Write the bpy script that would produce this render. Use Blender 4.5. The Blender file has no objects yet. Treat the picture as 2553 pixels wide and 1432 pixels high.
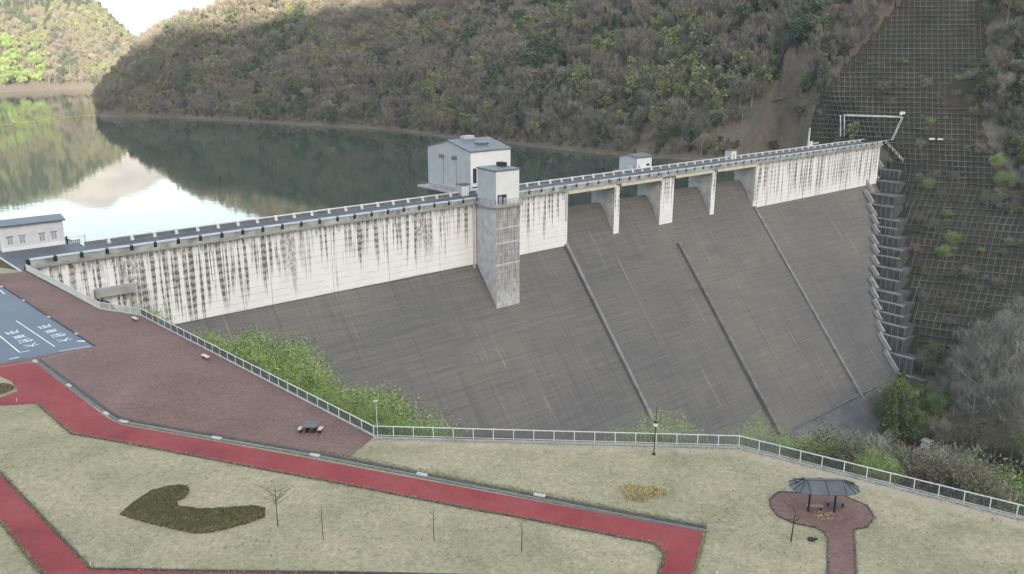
import bpy, math, random
from math import radians, sin, cos, pi, sqrt, atan2, exp, floor
from mathutils import Vector, Matrix, noise as mn
random.seed(7)
SC = bpy.context.scene
COL = SC.collection

# ------------------------------------------------------------------ camera, world, sun, exposure
F_PX, HOR, CX, CY, CAMH = 2075.0, 128.0, 1276.5, 716.0, 37.0
PITCH = math.atan((CY-HOR)/F_PX)
cam = bpy.data.cameras.new('camera'); camo = bpy.data.objects.new('camera', cam); COL.objects.link(camo)
cam.sensor_width = 36.0; cam.lens = 36.0*F_PX/2553.0
cam.clip_start = 1.0; cam.clip_end = 20000.0
camo.location = (0, 0, CAMH); camo.rotation_euler = (pi/2-PITCH, 0, 0)
SC.camera = camo

SUN_EL, SUN_AZ = radians(16), radians(160)          # low sun behind the viewer, hidden by the mountain there
world = bpy.data.worlds.new('World'); SC.world = world; world.use_nodes = True
wn, wl = world.node_tree.nodes, world.node_tree.links
wn.clear()
sky = wn.new('ShaderNodeTexSky'); sky.sky_type = 'NISHITA'; sky.sun_disc = False
sky.sun_elevation = SUN_EL; sky.sun_rotation = SUN_AZ
sky.altitude = 700; sky.air_density = 1.0; sky.dust_density = 2.5; sky.ozone_density = 1.0
bg = wn.new('ShaderNodeBackground'); bg.inputs['Strength'].default_value = 0.15
wo = wn.new('ShaderNodeOutputWorld')
wl.new(sky.outputs[0], bg.inputs['Color']); wl.new(bg.outputs[0], wo.inputs['Surface'])

sl = bpy.data.lights.new('sun', 'SUN'); slo = bpy.data.objects.new('sun', sl); COL.objects.link(slo)
sl.energy = 4.4; sl.angle = radians(0.53); sl.color = (1.0, 0.96, 0.9)
sd = Vector((sin(SUN_AZ)*cos(SUN_EL), cos(SUN_AZ)*cos(SUN_EL), sin(SUN_EL)))
slo.rotation_euler = sd.to_track_quat('Z', 'Y').to_euler(); slo.location = sd*500

SC.view_settings.view_transform = 'Standard'; SC.view_settings.look = 'None'
SC.view_settings.exposure = 2.5; SC.view_settings.gamma = 1.0
SC.view_settings.use_curve_mapping = False
SC.view_settings.use_white_balance = True
SC.view_settings.white_balance_temperature = 8050
SC.view_settings.white_balance_tint = 8
SC.render.engine = 'CYCLES'
SC.cycles.use_denoising = True
SC.cycles.max_bounces = 6; SC.cycles.diffuse_bounces = 3; SC.cycles.glossy_bounces = 3
SC.cycles.transparent_max_bounces = 6

# ------------------------------------------------------------------ helpers
def lerp(a, b, t): return a+(b-a)*t
def clamp(x, a=0.0, b=1.0): return a if x < a else b if x > b else x
def smooth(a, b, x):
    t = clamp((x-a)/(b-a)); return t*t*(3-2*t)
def pl(x, tab):
    if x <= tab[0][0]: return tab[0][1]
    for (x0, y0), (x1, y1) in zip(tab, tab[1:]):
        if x <= x1: return lerp(y0, y1, (x-x0)/(x1-x0))
    return tab[-1][1]
def fbm(x, y, z=0.0, o=4): return mn.fractal(Vector((x, y, z)), 1.0, 2.0, o)

CT, ST = cos(PITCH), sin(PITCH)
def at(px, py, z=0.0):
    """point of height z that the photograph shows at (px, py)"""
    u = (px-CX)/F_PX; v = (py-CY)/F_PX
    t = (CAMH-z)/(ST+v*CT)
    return Vector((u*t, (CT-v*ST)*t, z))
def proj(p):
    dy, dz = p[1], p[2]-CAMH
    zc = dy*CT-dz*ST; vc = -(dy*ST+dz*CT)
    if zc < 1: return (-9999, -9999, zc)
    return (CX+F_PX*p[0]/zc, CY+F_PX*vc/zc, zc)

# dam axis frame: s along the crest, d downstream, z up
A0 = Vector((-72.476, 158.536, 0)); AX = Vector((0.763617, 0.645669, 0)); NX = Vector((0.645669, -0.763617, 0))
ROT = atan2(AX.y, AX.x)
def sdz(s, d, z=0.0): return A0+AX*s+NX*d+Vector((0, 0, z))
def to_sd(x, y):
    q = Vector((x, y, 0))-A0
    return q.dot(AX), q.dot(NX)

class MB:
    """collects simple solids for one mesh"""
    def __init__(self): self.v = []; self.f = []; self.m = []
    def add(self, vs, fs, m=0):
        o = len(self.v); self.v += [tuple(p) for p in vs]; self.f += [tuple(i+o for i in f) for f in fs]; self.m += [m]*len(fs)
        return self
    def box(self, x0, x1, y0, y1, z0, z1, m=0):
        return self.add([(x0,y0,z0),(x1,y0,z0),(x1,y1,z0),(x0,y1,z0),(x0,y0,z1),(x1,y0,z1),(x1,y1,z1),(x0,y1,z1)],
                 [(3,2,1,0),(4,5,6,7),(0,1,5,4),(1,2,6,5),(2,3,7,6),(3,0,4,7)], m)
    def bar(self, p, q, w, h=None, m=0, up=Vector((0, 0, 1))):
        h = h or w; p = Vector(p); q = Vector(q); t = (q-p).normalized()
        sx = t.cross(up)
        if sx.length < 1e-4: sx = t.cross(Vector((1, 0, 0)))
        sx.normalize(); sy = sx.cross(t)
        c = [sx*a*w/2+sy*b*h/2 for a, b in ((-1,-1),(1,-1),(1,1),(-1,1))]
        return self.add([p+k for k in c]+[q+k for k in c], [(3,2,1,0),(4,5,6,7),(0,1,5,4),(1,2,6,5),(2,3,7,6),(3,0,4,7)], m)
    def tube(self, p, q, r0, r1=None, n=6, m=0, cap=True):
        r1 = r0 if r1 is None else r1; p = Vector(p); q = Vector(q); t = (q-p).normalized()
        a = t.orthogonal().normalized(); b = t.cross(a)
        vs = []
        for c, r in ((p, r0), (q, r1)):
            for i in range(n): vs.append(c+(a*cos(2*pi*i/n)+b*sin(2*pi*i/n))*r)
        fs = [(i, (i+1) % n, n+(i+1) % n, n+i) for i in range(n)]
        if cap: fs += [tuple(range(n-1, -1, -1)), tuple(range(n, 2*n))]
        return self.add(vs, fs, m)
    def prism(self, poly, z0, z1, m=0):
        n = len(poly)
        ar = sum(poly[i][0]*poly[(i+1) % n][1]-poly[(i+1) % n][0]*poly[i][1] for i in range(n))
        if ar < 0: poly = poly[::-1]
        vs = [(p[0], p[1], z0) for p in poly]+[(p[0], p[1], z1) for p in poly]
        return self.add(vs, [tuple(range(n-1, -1, -1)), tuple(range(n, 2*n))]+[(i, (i+1) % n, n+(i+1) % n, n+i) for i in range(n)], m)
    def extr_x(self, prof, x0, x1, ms=None, cap_m=0):
        """profile of (y, z) extruded from x0 to x1; ms = material per profile edge"""
        n = len(prof)
        vs = [(x0, p[0], p[1]) for p in prof]+[(x1, p[0], p[1]) for p in prof]
        for i in range(n):
            pass
        o = len(self.v); self.v += vs
        for i in range(n):
            j = (i+1) % n; self.f.append((o+i, o+n+i, o+n+j, o+j)); self.m.append(ms[i] if ms else 0)
        self.f.append(tuple(o+i for i in range(n))); self.m.append(cap_m)
        self.f.append(tuple(o+n+i for i in range(n-1, -1, -1))); self.m.append(cap_m)
        return self
    def mesh(self, name, mats):
        me = bpy.data.meshes.new(name); me.from_pydata(self.v, [], self.f)
        for m in (mats if isinstance(mats, (list, tuple)) else [mats]): me.materials.append(m)
        me.polygons.foreach_set('material_index', self.m); me.update()
        return me
    def build(self, name, mats, parent=None, loc=(0, 0, 0), fix=True):
        me = self.mesh(name, mats)
        if fix:
            import bmesh
            b = bmesh.new(); b.from_mesh(me); bmesh.ops.recalc_face_normals(b, faces=b.faces); b.to_mesh(me); b.free()
        return link(name, me, parent, loc)
def link(name, me, parent=None, loc=(0, 0, 0)):
    o = bpy.data.objects.new(name, me); COL.objects.link(o); o.location = loc
    if parent: o.parent = parent
    return o
def tag(o, label=None, cat=None, group=None, kind=None):
    if label: o['label'] = label
    if cat: o['category'] = cat
    if group: o['group'] = group
    if kind: o['kind'] = kind
    return o
def empty(name, loc, rz=0.0, label=None, cat=None, group=None):
    o = bpy.data.objects.new(name, None); COL.objects.link(o); o.location = loc; o.rotation_euler = (0, 0, rz)
    o.empty_display_size = 0.5
    return tag(o, label, cat, group)
def copy_tree(o, parent=None):
    c = o.copy(); COL.objects.link(c)
    if parent: c.parent = parent
    for ch in list(o.children): copy_tree(ch, c)
    return c

# park edge, where the fence stands
FENCE_PX = [(66, 674), (249, 771), (352, 787), (932, 1088), (1842, 1113), (2553, 1292), (2900, 1380)]
FENCE = [at(*p) for p in FENCE_PX]
# ------------------------------------------------------------------ materials
def S(r, g, b):   # srgb 0-255 -> linear
    def f(c):
        c /= 255.0; return c/12.92 if c <= 0.04045 else ((c+0.055)/1.055)**2.4
    return (f(r), f(g), f(b), 1)
class NT:
    def __init__(self, name, rough=0.85, spec=0.3):
        self.m = bpy.data.materials.new(name); self.m.use_nodes = True
        self.t = self.m.node_tree; self.n = self.t.nodes; self.l = self.t.links
        self.b = self.n['Principled BSDF']; self.b.inputs['Roughness'].default_value = rough
        self.b.inputs['Specular IOR Level'].default_value = spec
        self._co = None
    def coord(self, kind='Object'):
        tc = self.n.new('ShaderNodeTexCoord'); return tc.outputs[kind]
    def pos(self): return self.n.new('ShaderNodeNewGeometry').outputs['Position']
    def mapping(self, src, scale=(1, 1, 1), loc=(0, 0, 0), rot=(0, 0, 0)):
        m = self.n.new('ShaderNodeMapping'); self.l.new(src, m.inputs[0])
        m.inputs['Scale'].default_value = scale; m.inputs['Location'].default_value = loc; m.inputs['Rotation'].default_value = rot
        return m.outputs[0]
    def noise(self, src, scale=1.0, detail=4.0, rough=0.55, dist=0.0):
        m = self.n.new('ShaderNodeTexNoise'); self.l.new(src, m.inputs['Vector'])
        m.inputs['Scale'].default_value = scale; m.inputs['Detail'].default_value = detail
        m.inputs['Roughness'].default_value = rough; m.inputs['Distortion'].default_value = dist
        return m.outputs['Fac']
    def ramp(self, fac, stops, interp='LINEAR'):
        r = self.n.new('ShaderNodeValToRGB'); self.l.new(fac, r.inputs[0]); e = r.color_ramp.elements; r.color_ramp.interpolation = interp
        while len(e) < len(stops): e.new(0.5)
        for k, (p, c) in enumerate(stops):
            e[k].position = p; e[k].color = c if hasattr(c, '__len__') else (c, c, c, 1)
        return r.outputs[0]
    def mix(self, a, b, fac, mode='MIX'):
        m = self.n.new('ShaderNodeMix'); m.data_type = 'RGBA'; m.blend_type = mode
        for k, v in ((0, fac), (6, a), (7, b)):
            if hasattr(v, 'is_linked'): self.l.new(v, m.inputs[k])
            else: m.inputs[k].default_value = v
        return m.outputs[2]
    def math(self, op, a, b=0.0, c=None):
        m = self.n.new('ShaderNodeMath'); m.operation = op
        for k, v in ((0, a), (1, b)) + (((2, c),) if c is not None else ()):
            if hasattr(v, 'is_linked'): self.l.new(v, m.inputs[k])
            else: m.inputs[k].default_value = v
        return m.outputs[0]
    def sep(self, src):
        m = self.n.new('ShaderNodeSeparateXYZ'); self.l.new(src, m.inputs[0]); return m.outputs
    def comb(self, x, y, z):
        m = self.n.new('ShaderNodeCombineXYZ')
        for k, v in enumerate((x, y, z)):
            if hasattr(v, 'is_linked'): self.l.new(v, m.inputs[k])
            else: m.inputs[k].default_value = v
        return m.outputs[0]
    def objrand(self): return self.n.new('ShaderNodeObjectInfo').outputs['Random']
    def island(self): return self.n.new('ShaderNodeNewGeometry').outputs['Random Per Island']
    def bump(self, h, strength=0.3, dist=0.05):
        m = self.n.new('ShaderNodeBump'); m.inputs['Strength'].default_value = strength; m.inputs['Distance'].default_value = dist
        self.l.new(h, m.inputs['Height']); self.l.new(m.outputs[0], self.b.inputs['Normal'])
    def color(self, c):
        if hasattr(c, 'is_linked'): self.l.new(c, self.b.inputs['Base Color'])
        else: self.b.inputs['Base Color'].default_value = c
        return self.m
def plain(name, c, rough=0.7, var=0.12, sc=3.0, spec=0.3, metal=0.0):
    t = NT(name, rough, spec); t.b.inputs['Metallic'].default_value = metal
    n = t.noise(t.coord(), sc, 4)
    lo = tuple(x*(1-var) for x in c[:3])+(1,); hi = tuple(min(1, x*(1+var)) for x in c[:3])+(1,)
    return t.color(t.ramp(n, [(0.3, lo), (0.7, hi)]))
def G(v, tint=(1, 1, 1)): return (v*tint[0], v*tint[1], v*tint[2], 1)

def mat_wall():
    """pale vertical concrete with dark run-off streaks and lift lines; object coordinates are (s, -d, z)"""
    t = NT('stained_white_concrete', 0.85); co = t.coord(); x, y, z = t.sep(co)
    xy = t.math('ADD', x, y)
    base = t.ramp(t.noise(t.comb(xy, 0.0, z), 0.25, 5), [(0.3, G(0.80, (1, 0.985, 0.985))), (0.7, G(0.88, (1, 0.985, 0.99)))])
    lift = t.math('FRACT', t.math('MULTIPLY', z, 1/1.5))
    jit = t.noise(t.comb(t.math('MULTIPLY', xy, 1.2), 9.0, t.math('MULTIPLY', z, 0.9)), 1.0, 3, 0.6)
    dtop = t.math('MULTIPLY', z, -1.0)
    def cl(a):
        a.node.use_clamp = True; return a
    # run-off columns of uneven length, broken at the lift joints
    ln_ = t.math('MULTIPLY', t.math('SUBTRACT', t.noise(t.comb(t.math('MULTIPLY', xy, 0.42), 3.0, 0.0), 1.0, 4, 0.75), 0.30), 50.0)
    left = t.math('MULTIPLY', t.math('SUBTRACT', 30.0, x), 0.3); left.node.use_clamp = False
    ln_ = t.math('ADD', ln_, t.math('MAXIMUM', t.math('MINIMUM', left, 8.0), 0.0))
    rgt = t.math('MULTIPLY', t.math('SUBTRACT', x, 205.0), 1.0); rgt.node.use_clamp = True
    ln_ = t.math('ADD', ln_, t.math('MULTIPLY', rgt, 4.5))
    fade = cl(t.math('MULTIPLY', t.math('SUBTRACT', ln_, dtop), 0.28))
    col = t.ramp(t.noise(t.comb(t.math('MULTIPLY', xy, 0.9), 0.0, t.math('MULTIPLY', z, 0.02)), 1.0, 4, 0.62), [(0.49, 0.0), (0.54, 1.0), (0.9, 1.0)])
    lad = t.ramp(t.math('ADD', lift, t.math('MULTIPLY', t.math('SUBTRACT', jit, 0.5), 1.6)), [(0.0, 0.95), (0.15, 0.75), (0.55, 0.5), (0.75, 0.9), (1.0, 1.0)])
    pat = t.ramp(t.noise(t.comb(t.math('MULTIPLY', xy, 0.075), 33.0, t.math('MULTIPLY', z, 0.02)), 1.0, 4, 0.6), [(0.32, 0.45), (0.46, 1.0)])
    st = t.math('MULTIPLY', t.math('MULTIPLY', t.math('MULTIPLY', col, pat), fade), lad)
    # broad grey runs
    col2 = t.ramp(t.noise(t.comb(t.math('MULTIPLY', xy, 0.11), 21.0, 0.0), 1.0, 3, 0.7), [(0.55, 0.0), (0.60, 0.8)])
    st2 = t.math('MULTIPLY', t.math('MULTIPLY', col2, cl(t.math('MULTIPLY', t.math('SUBTRACT', t.math('ADD', ln_, 4.0), dtop), 0.2))), t.ramp(jit, [(0.38, 0.1), (0.6, 0.9)]))
    # dirty band under the parapet
    band = cl(t.math('MULTIPLY', t.math('SUBTRACT', t.math('ADD', 2.9, t.math('MULTIPLY', t.math('SUBTRACT', t.noise(t.comb(t.math('MULTIPLY', xy, 0.7), 15.0, 0.0), 1.0, 4, 0.7), 0.5), 12.0)), dtop), 0.6))
    fine = t.ramp(t.noise(t.comb(t.math('MULTIPLY', xy, 2.6), 7.0, t.math('MULTIPLY', z, 0.35)), 1.0, 4, 0.65), [(0.42, 0.15), (0.6, 0.9)])
    st = t.math('MAXIMUM', t.math('MAXIMUM', st, st2), t.math('MULTIPLY', band, fine))
    dark = t.ramp(jit, [(0.3, S(50, 47, 43)), (0.7, S(104, 99, 91))])
    c = t.mix(base, dark, st)
    # thin lift joints everywhere
    ln = t.math('MULTIPLY', t.ramp(lift, [(0.0, 1.0), (0.05, 0.0), (0.95, 0.0), (1.0, 1.0)]),
                t.ramp(t.noise(t.comb(t.math('MULTIPLY', xy, 0.3), 0.0, z), 1.0, 2), [(0.4, 0.08), (0.62, 0.8)]))
    c = t.mix(c, S(120, 114, 104), ln)
    t.bump(t.noise(co, 1.2, 5), 0.2, 0.05)
    return t.color(c)
def mat_face():
    """grey-brown sloping face: lift lines, pale lime runs down the slope, darker towards the foot in patches"""
    t = NT('weathered_face_concrete', 0.92); co = t.coord(); x, y, z = t.sep(co)
    big = t.noise(t.comb(t.math('MULTIPLY', x, 0.02), 0.0, t.math('MULTIPLY', z, 0.05)), 1.0, 4, 0.6)
    base = t.ramp(big, [(0.32, S(99, 97, 96)), (0.46, S(106, 103, 100)), (0.56, S(111, 107, 102)), (0.7, S(117, 112, 105))])
    lf = t.noise(t.comb(t.math('MULTIPLY', x, 0.06), 0.0, t.math('MULTIPLY', z, 2.2)), 1.0, 4, 0.7)
    base = t.mix(base, t.ramp(lf, [(0.3, 0.30), (0.7, 0.70)]), 0.62, 'OVERLAY')
    sf = t.noise(t.comb(t.math('MULTIPLY', x, 2.4), 0.0, t.math('MULTIPLY', z, 0.03)), 1.0, 4, 0.7)
    base = t.mix(base, t.ramp(sf, [(0.3, 0.34), (0.7, 0.66)]), 0.55, 'OVERLAY')
    lime = t.noise(t.comb(t.math('MULTIPLY', x, 0.55), 5.0, t.math('MULTIPLY', z, 0.022)), 1.0, 2, 0.5)
    brk = t.ramp(t.noise(t.comb(t.math('MULTIPLY', x, 0.2), 2.0, t.math('MULTIPLY', z, 0.06)), 1.0, 3), [(0.42, 0.0), (0.6, 1.0)])
    lm = t.ramp(lime, [(0.665, 0.0), (0.69, 0.6), (0.715, 0.0)])
    c = t.mix(base, S(176, 168, 156), t.math('MULTIPLY', lm, brk))
    jl = t.ramp(t.math('FRACT', t.math('MULTIPLY', z, 1/1.5)), [(0.0, 1.0), (0.07, 0.0), (0.93, 0.0), (1.0, 1.0)])
    jn_ = t.ramp(t.noise(t.comb(t.math('MULTIPLY', x, 0.07), 11.0, t.math('MULTIPLY', z, 0.6)), 1.0, 4, 0.7), [(0.42, 0.0), (0.6, 0.55)])
    c = t.mix(c, S(84, 82, 80), t.math('MULTIPLY', jl, jn_))
    wet = t.ramp(t.noise(t.comb(t.math('MULTIPLY', x, 0.16), 17.0, t.math('MULTIPLY', z, 0.035)), 1.0, 5, 0.7), [(0.55, 0.0), (0.68, 0.28)])
    c = t.mix(c, S(76, 75, 76), wet)
    sp = t.ramp(t.noise(co, 0.22, 6, 0.7), [(0.66, 0.0), (0.8, 0.35)])
    c = t.mix(c, S(62, 60, 60), sp)
    t.bump(t.noise(t.comb(t.math('MULTIPLY', x, 0.15), y, t.math('MULTIPLY', z, 1.5)), 1.0, 4), 0.35, 0.15)
    return t.color(c)
def mat_ground(name, cols, sc, sc2=None, rough=0.95, bump=0.3):
    t = NT(name, rough, 0.15); p = t.pos()
    n = t.noise(p, sc, 6, 0.65); c = t.ramp(n, cols)
    if sc2:
        n2 = t.noise(p, sc2, 4, 0.7); c = t.mix(c, t.ramp(n2, [(0.25, 0.36), (0.75, 0.64)]), 0.6, 'OVERLAY')
    t.bump(t.noise(p, (sc2 or sc)*1.5, 4), bump, 0.05)
    return t.color(c)
def mat_lawn():
    t = NT('dry_spring_lawn', 0.95, 0.1); p = t.pos()
    c = t.ramp(t.noise(p, 0.10, 5, 0.6), [(0.28, S(138, 131, 106)), (0.45, S(149, 141, 116)), (0.6, S(160, 149, 124)), (0.75, S(142, 137, 110))])
    g = t.ramp(t.noise(t.mapping(p, (1, 1, 1), (31, 17, 0)), 0.22, 4, 0.6), [(0.5, 0.0), (0.72, 0.55)])
    c = t.mix(c, S(116, 120, 94), g)
    c = t.mix(c, t.ramp(t.noise(p, 1.3, 5, 0.75), [(0.3, 0.33), (0.7, 0.66)]), 0.55, 'OVERLAY')
    c = t.mix(c, t.ramp(t.noise(p, 7.0, 3, 0.8), [(0.25, 0.3), (0.75, 0.7)]), 0.4, 'OVERLAY')
    c = t.mix(c, t.ramp(t.noise(p, 2.6, 4, 0.8), [(0.3, 0.26), (0.7, 0.72)]), 0.35, 'OVERLAY')
    # worn pale verge along the two fence runs above the lawn
    ds_ = []
    for k in (3, 4):
        a, b = FENCE[k], FENCE[k+1]; q = (b-a).normalized(); n = Vector((q.y, -q.x, 0))
        x, y, z = t.sep(p)
        ds_.append(t.math('ADD', t.math('ADD', t.math('MULTIPLY', x, n.x), t.math('MULTIPLY', y, n.y)), -n.dot(a)))
    dm = t.math('MINIMUM', ds_[0], ds_[1])
    w = t.math('ADD', t.math('MULTIPLY', dm, -0.42), t.math('ADD', 0.15, t.math('MULTIPLY', t.noise(p, 0.35, 5, 0.7), 1.7))); w.node.use_clamp = True
    gx = t.math('MULTIPLY', t.math('ADD', x, -FENCE[3].x+1.0), 0.25); gx.node.use_clamp = True
    c = t.mix(c, S(186, 172, 154), t.math('MULTIPLY', t.math('MULTIPLY', w, gx), 0.8))
    t.bump(t.noise(p, 6.0, 5, 0.7), 0.5, 0.08)
    return t.color(c)
def mat_brick():
    t = NT('brown_paver_brick', 0.9, 0.2); p = t.mapping(t.pos(), (1, 1, 1), (0, 0, 0), (0, 0, 0.55))
    br = t.n.new('ShaderNodeTexBrick'); t.l.new(p, br.inputs['Vector'])
    br.inputs['Scale'].default_value = 1.0; br.inputs['Brick Width'].default_value = 0.4; br.inputs['Row Height'].default_value = 0.2
    br.inputs['Mortar Size'].default_value = 0.012; br.offset = 0.5
    br.inputs['Color1'].default_value = S(112, 86, 81); br.inputs['Color2'].default_value = S(128, 101, 95); br.inputs['Mortar'].default_value = S(96, 80, 76)
    c = t.mix(br.outputs['Color'], t.ramp(t.noise(t.pos(), 0.12, 5, 0.6), [(0.3, 0.4), (0.7, 0.6)]), 0.7, 'OVERLAY')
    c = t.mix(c, t.ramp(t.noise(t.pos(), 2.5, 4, 0.7), [(0.3, 0.38), (0.7, 0.62)]), 0.5, 'OVERLAY')
    t.bump(br.outputs['Fac'], 0.2, -0.01)
    return t.color(c)
def mat_red():
    t = NT('red_rubber_path', 0.85, 0.25); p = t.pos()
    c = t.ramp(t.noise(p, 0.15, 5, 0.6), [(0.28, S(118, 54, 58)), (0.45, S(138, 58, 61)), (0.6, S(143, 67, 69)), (0.78, S(126, 64, 67))])
    c = t.mix(c, t.ramp(t.noise(p, 0.55, 5, 0.75), [(0.3, 0.36), (0.7, 0.62)]), 0.6, 'OVERLAY')
    c = t.mix(c, t.ramp(t.noise(p, 4.0, 4, 0.7), [(0.3, 0.36), (0.7, 0.64)]), 0.5, 'OVERLAY')
    c = t.mix(c, S(104, 84, 84), t.ramp(t.noise(p, 0.3, 6, 0.75), [(0.56, 0.0), (0.72, 0.6)]))
    t.bump(t.noise(p, 9.0, 3), 0.2, 0.02)
    return t.color(c)
def mat_asphalt(name, c1, c2, rough):
    t = NT(name, rough, 0.5); p = t.pos()
    c = t.ramp(t.noise(p, 0.12, 5, 0.6), [(0.3, c1), (0.7, c2)])
    c = t.mix(c, t.ramp(t.noise(p, 8.0, 3, 0.8), [(0.3, 0.4), (0.7, 0.6)]), 0.5, 'OVERLAY')
    t.bump(t.noise(p, 12.0, 3), 0.2, 0.01)
    return t.color(c)
def mat_hill():
    t = NT('leaf_litter_slope', 0.95, 0.1); p = t.pos(); z = t.sep(p)[2]
    c = t.ramp(t.noise(p, 0.03, 6, 0.65), [(0.3, S(86, 82, 75)), (0.55, S(104, 97, 89)), (0.75, S(86, 88, 76))])
    c = t.mix(c, t.ramp(t.noise(p, 0.35, 5, 0.7), [(0.3, 0.3), (0.7, 0.66)]), 0.6, 'OVERLAY')
    sh = t.ramp(t.math('ADD', t.math('MULTIPLY', z, 0.1), t.math('MULTIPLY', t.noise(p, 0.08, 4), 0.35)), [(0.0, 0.0)])  # placeholder chain
    b = t.math('ADD', z, t.math('MULTIPLY', t.noise(p, 0.1, 4), 4.0))
    up = t.math('SUBTRACT', 1.0, t.math('MULTIPLY', t.math('ADD', b, 10.9), 0.8))
    lo = t.math('MULTIPLY', t.math('ADD', z, 14.0), 2.0)
    up.node.use_clamp = True; lo.node.use_clamp = True
    c = t.mix(c, S(118, 104, 94), t.math('MULTIPLY', up, lo))
    t.bump(t.noise(p, 0.6, 5), 0.6, 0.5)
    return t.color(c)
def mat_lattice_soil():
    t = NT('planted_slope_soil', 0.95, 0.1); p = t.pos()
    c = t.ramp(t.noise(p, 0.06, 5, 0.65), [(0.3, S(48, 50, 42)), (0.5, S(66, 60, 52)), (0.7, S(54, 60, 44))])
    c = t.mix(c, t.ramp(t.noise(p, 0.8, 5, 0.7), [(0.3, 0.3), (0.7, 0.66)]), 0.7, 'OVERLAY')
    t.bump(t.noise(p, 1.0, 5), 0.6, 0.4)
    return t.color(c)
def mat_water():
    t = NT('reservoir_water', 0.035, 0.5); p = t.pos()
    t.b.inputs['IOR'].default_value = 1.333
    n = t.noise(t.mapping(p, (1, 1, 1), (0, 0, 0), (0, 0, 0.6)), 0.22, 3, 0.55)
    t.bump(n, 0.05, 0.25)
    return t.color(S(52, 66, 60))
def mat_leaf(name, cols, var=0.36):
    """one hue per tree from the ramp, light and dark per leaf clump"""
    t = NT(name, 0.9, 0.1)
    c = t.ramp(t.objrand(), [(k/(max(1, len(cols)-1)), c) for k, c in enumerate(cols)])
    c = t.mix(c, t.ramp(t.island(), [(0.0, 0.5-var), (0.5, 0.5), (1.0, 0.5+var)]), 0.75, 'OVERLAY')
    t.color(c)
    return t.m

M = {}
M['wall'] = mat_wall(); M['face'] = mat_face()
M['conc'] = plain('plain_concrete', G(0.36, (1, 0.985, 0.96)), 0.9, 0.18, 0.6)
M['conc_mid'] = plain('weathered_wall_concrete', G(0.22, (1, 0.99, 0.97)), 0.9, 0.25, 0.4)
M['apron'] = plain('apron_concrete', G(0.135, (1, 0.98, 0.94)), 0.9, 0.25, 0.3)
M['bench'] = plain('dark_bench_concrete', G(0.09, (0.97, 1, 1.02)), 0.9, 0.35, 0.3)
M['conc_dark'] = plain('dark_concrete', G(0.16, (1, 0.98, 0.95)), 0.9, 0.3, 0.5)
M['conc_pale'] = plain('pale_concrete', G(0.55, (1, 0.985, 0.96)), 0.85, 0.15, 0.8)
M['pier_side'] = plain('pier_side_concrete', G(0.5, (0.97, 1, 1.03)), 0.85, 0.2, 0.5)
M['cream'] = plain('cream_girder_paint', S(205, 198, 176), 0.7, 0.12, 0.6)
M['coping'] = plain('parapet_coping', G(0.58, (0.95, 1.0, 1.02)), 0.7, 0.15, 0.6)
M['parapet_shaded'] = plain('parapet_panel', G(0.16, (0.9, 0.98, 1.05)), 0.8, 0.25, 0.7)  # dark bluish tone paints in the shadow on the inner face
M['parapet_face'] = plain('parapet_face_concrete', G(0.36, (0.97, 1.0, 0.98)), 0.85, 0.45, 0.5)  # grey-green mixes stained concrete with painted shade below the coping
M['post'] = plain('parapet_post_concrete', G(0.6), 0.8, 0.12, 1.0)
M['shaft'] = None
M['white'] = plain('white_cladding', G(0.74, (0.99, 1, 1.0)), 0.55, 0.05, 0.4)
M['greyclad'] = plain('grey_cladding', G(0.42, (0.94, 0.99, 1.05)), 0.55, 0.08, 0.4)
M['pale'] = plain('pale_building_render', G(0.62, (0.98, 0.98, 1.02)), 0.7, 0.1, 0.5)
M['roof'] = plain('grey_metal_roof', G(0.11, (0.92, 0.98, 1.1)), 0.45, 0.2, 0.6, 0.5)
M['sroof'] = plain('shelter_roof_metal', G(0.11, (0.93, 1.0, 1.08)), 0.5, 0.15, 1.5)
M['dark'] = plain('dark_paint', G(0.025), 0.6, 0.3, 2.0)
M['glass'] = plain('window_glass', S(150, 160, 165), 0.1, 0.1, 1.0, 0.6)
M['rail'] = plain('galvanised_rail', G(0.62, (0.97, 1.0, 1.02)), 0.4, 0.08, 2.0, 0.5)
M['bal'] = plain('grey_baluster_paint', G(0.10, (0.92, 1.0, 1.12)), 0.5, 0.1, 2.0)
M['lawn'] = mat_lawn(); M['brick'] = mat_brick(); M['red'] = mat_red()
M['asphalt'] = mat_asphalt('blue_grey_asphalt', S(46, 60, 78), S(60, 77, 97), 0.5)
M['road'] = mat_asphalt('crest_asphalt', S(66, 70, 80), S(84, 88, 98), 0.6)
M['paint'] = plain('road_paint', G(0.78), 0.7, 0.1, 3.0)
M['gutter'] = plain('dark_gutter_concrete', G(0.075, (1, 1.0, 0.98)), 0.9, 0.3, 1.5)  # dark grey for the gutter channel and the path kerbs
M['kerb'] = plain('kerb_concrete', G(0.22, (1, 0.98, 0.95)), 0.9, 0.2, 1.5)
M['kerb_dark'] = plain('mossy_kerb', G(0.14, (0.98, 1, 0.97)), 0.9, 0.25, 1.5)
M['earth'] = mat_ground('brown_bank_earth', [(0.3, S(74, 66, 50)), (0.6, S(96, 86, 64)), (0.8, S(70, 76, 48))], 0.08, 0.9)
M['hill'] = mat_hill(); M['lat'] = mat_lattice_soil(); M['water'] = mat_water()
M['beam'] = plain('lattice_beam_concrete', G(0.1, (1, 1.0, 0.95)), 0.95, 0.5, 0.12)
M['bark'] = plain('grey_bark', S(136, 128, 120), 0.95, 0.25, 2.0)
M['bark_dark'] = plain('dark_bark', S(58, 52, 46), 0.95, 0.25, 2.0)
M['wood'] = plain('weathered_wood', S(150, 122, 112), 0.8, 0.2, 4.0)
M['wood_pale'] = plain('pale_bench_wood', S(206, 182, 172), 0.7, 0.12, 4.0)
M['slate'] = plain('dark_grey_slab', S(96, 98, 98), 0.7, 0.15, 3.0)
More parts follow.
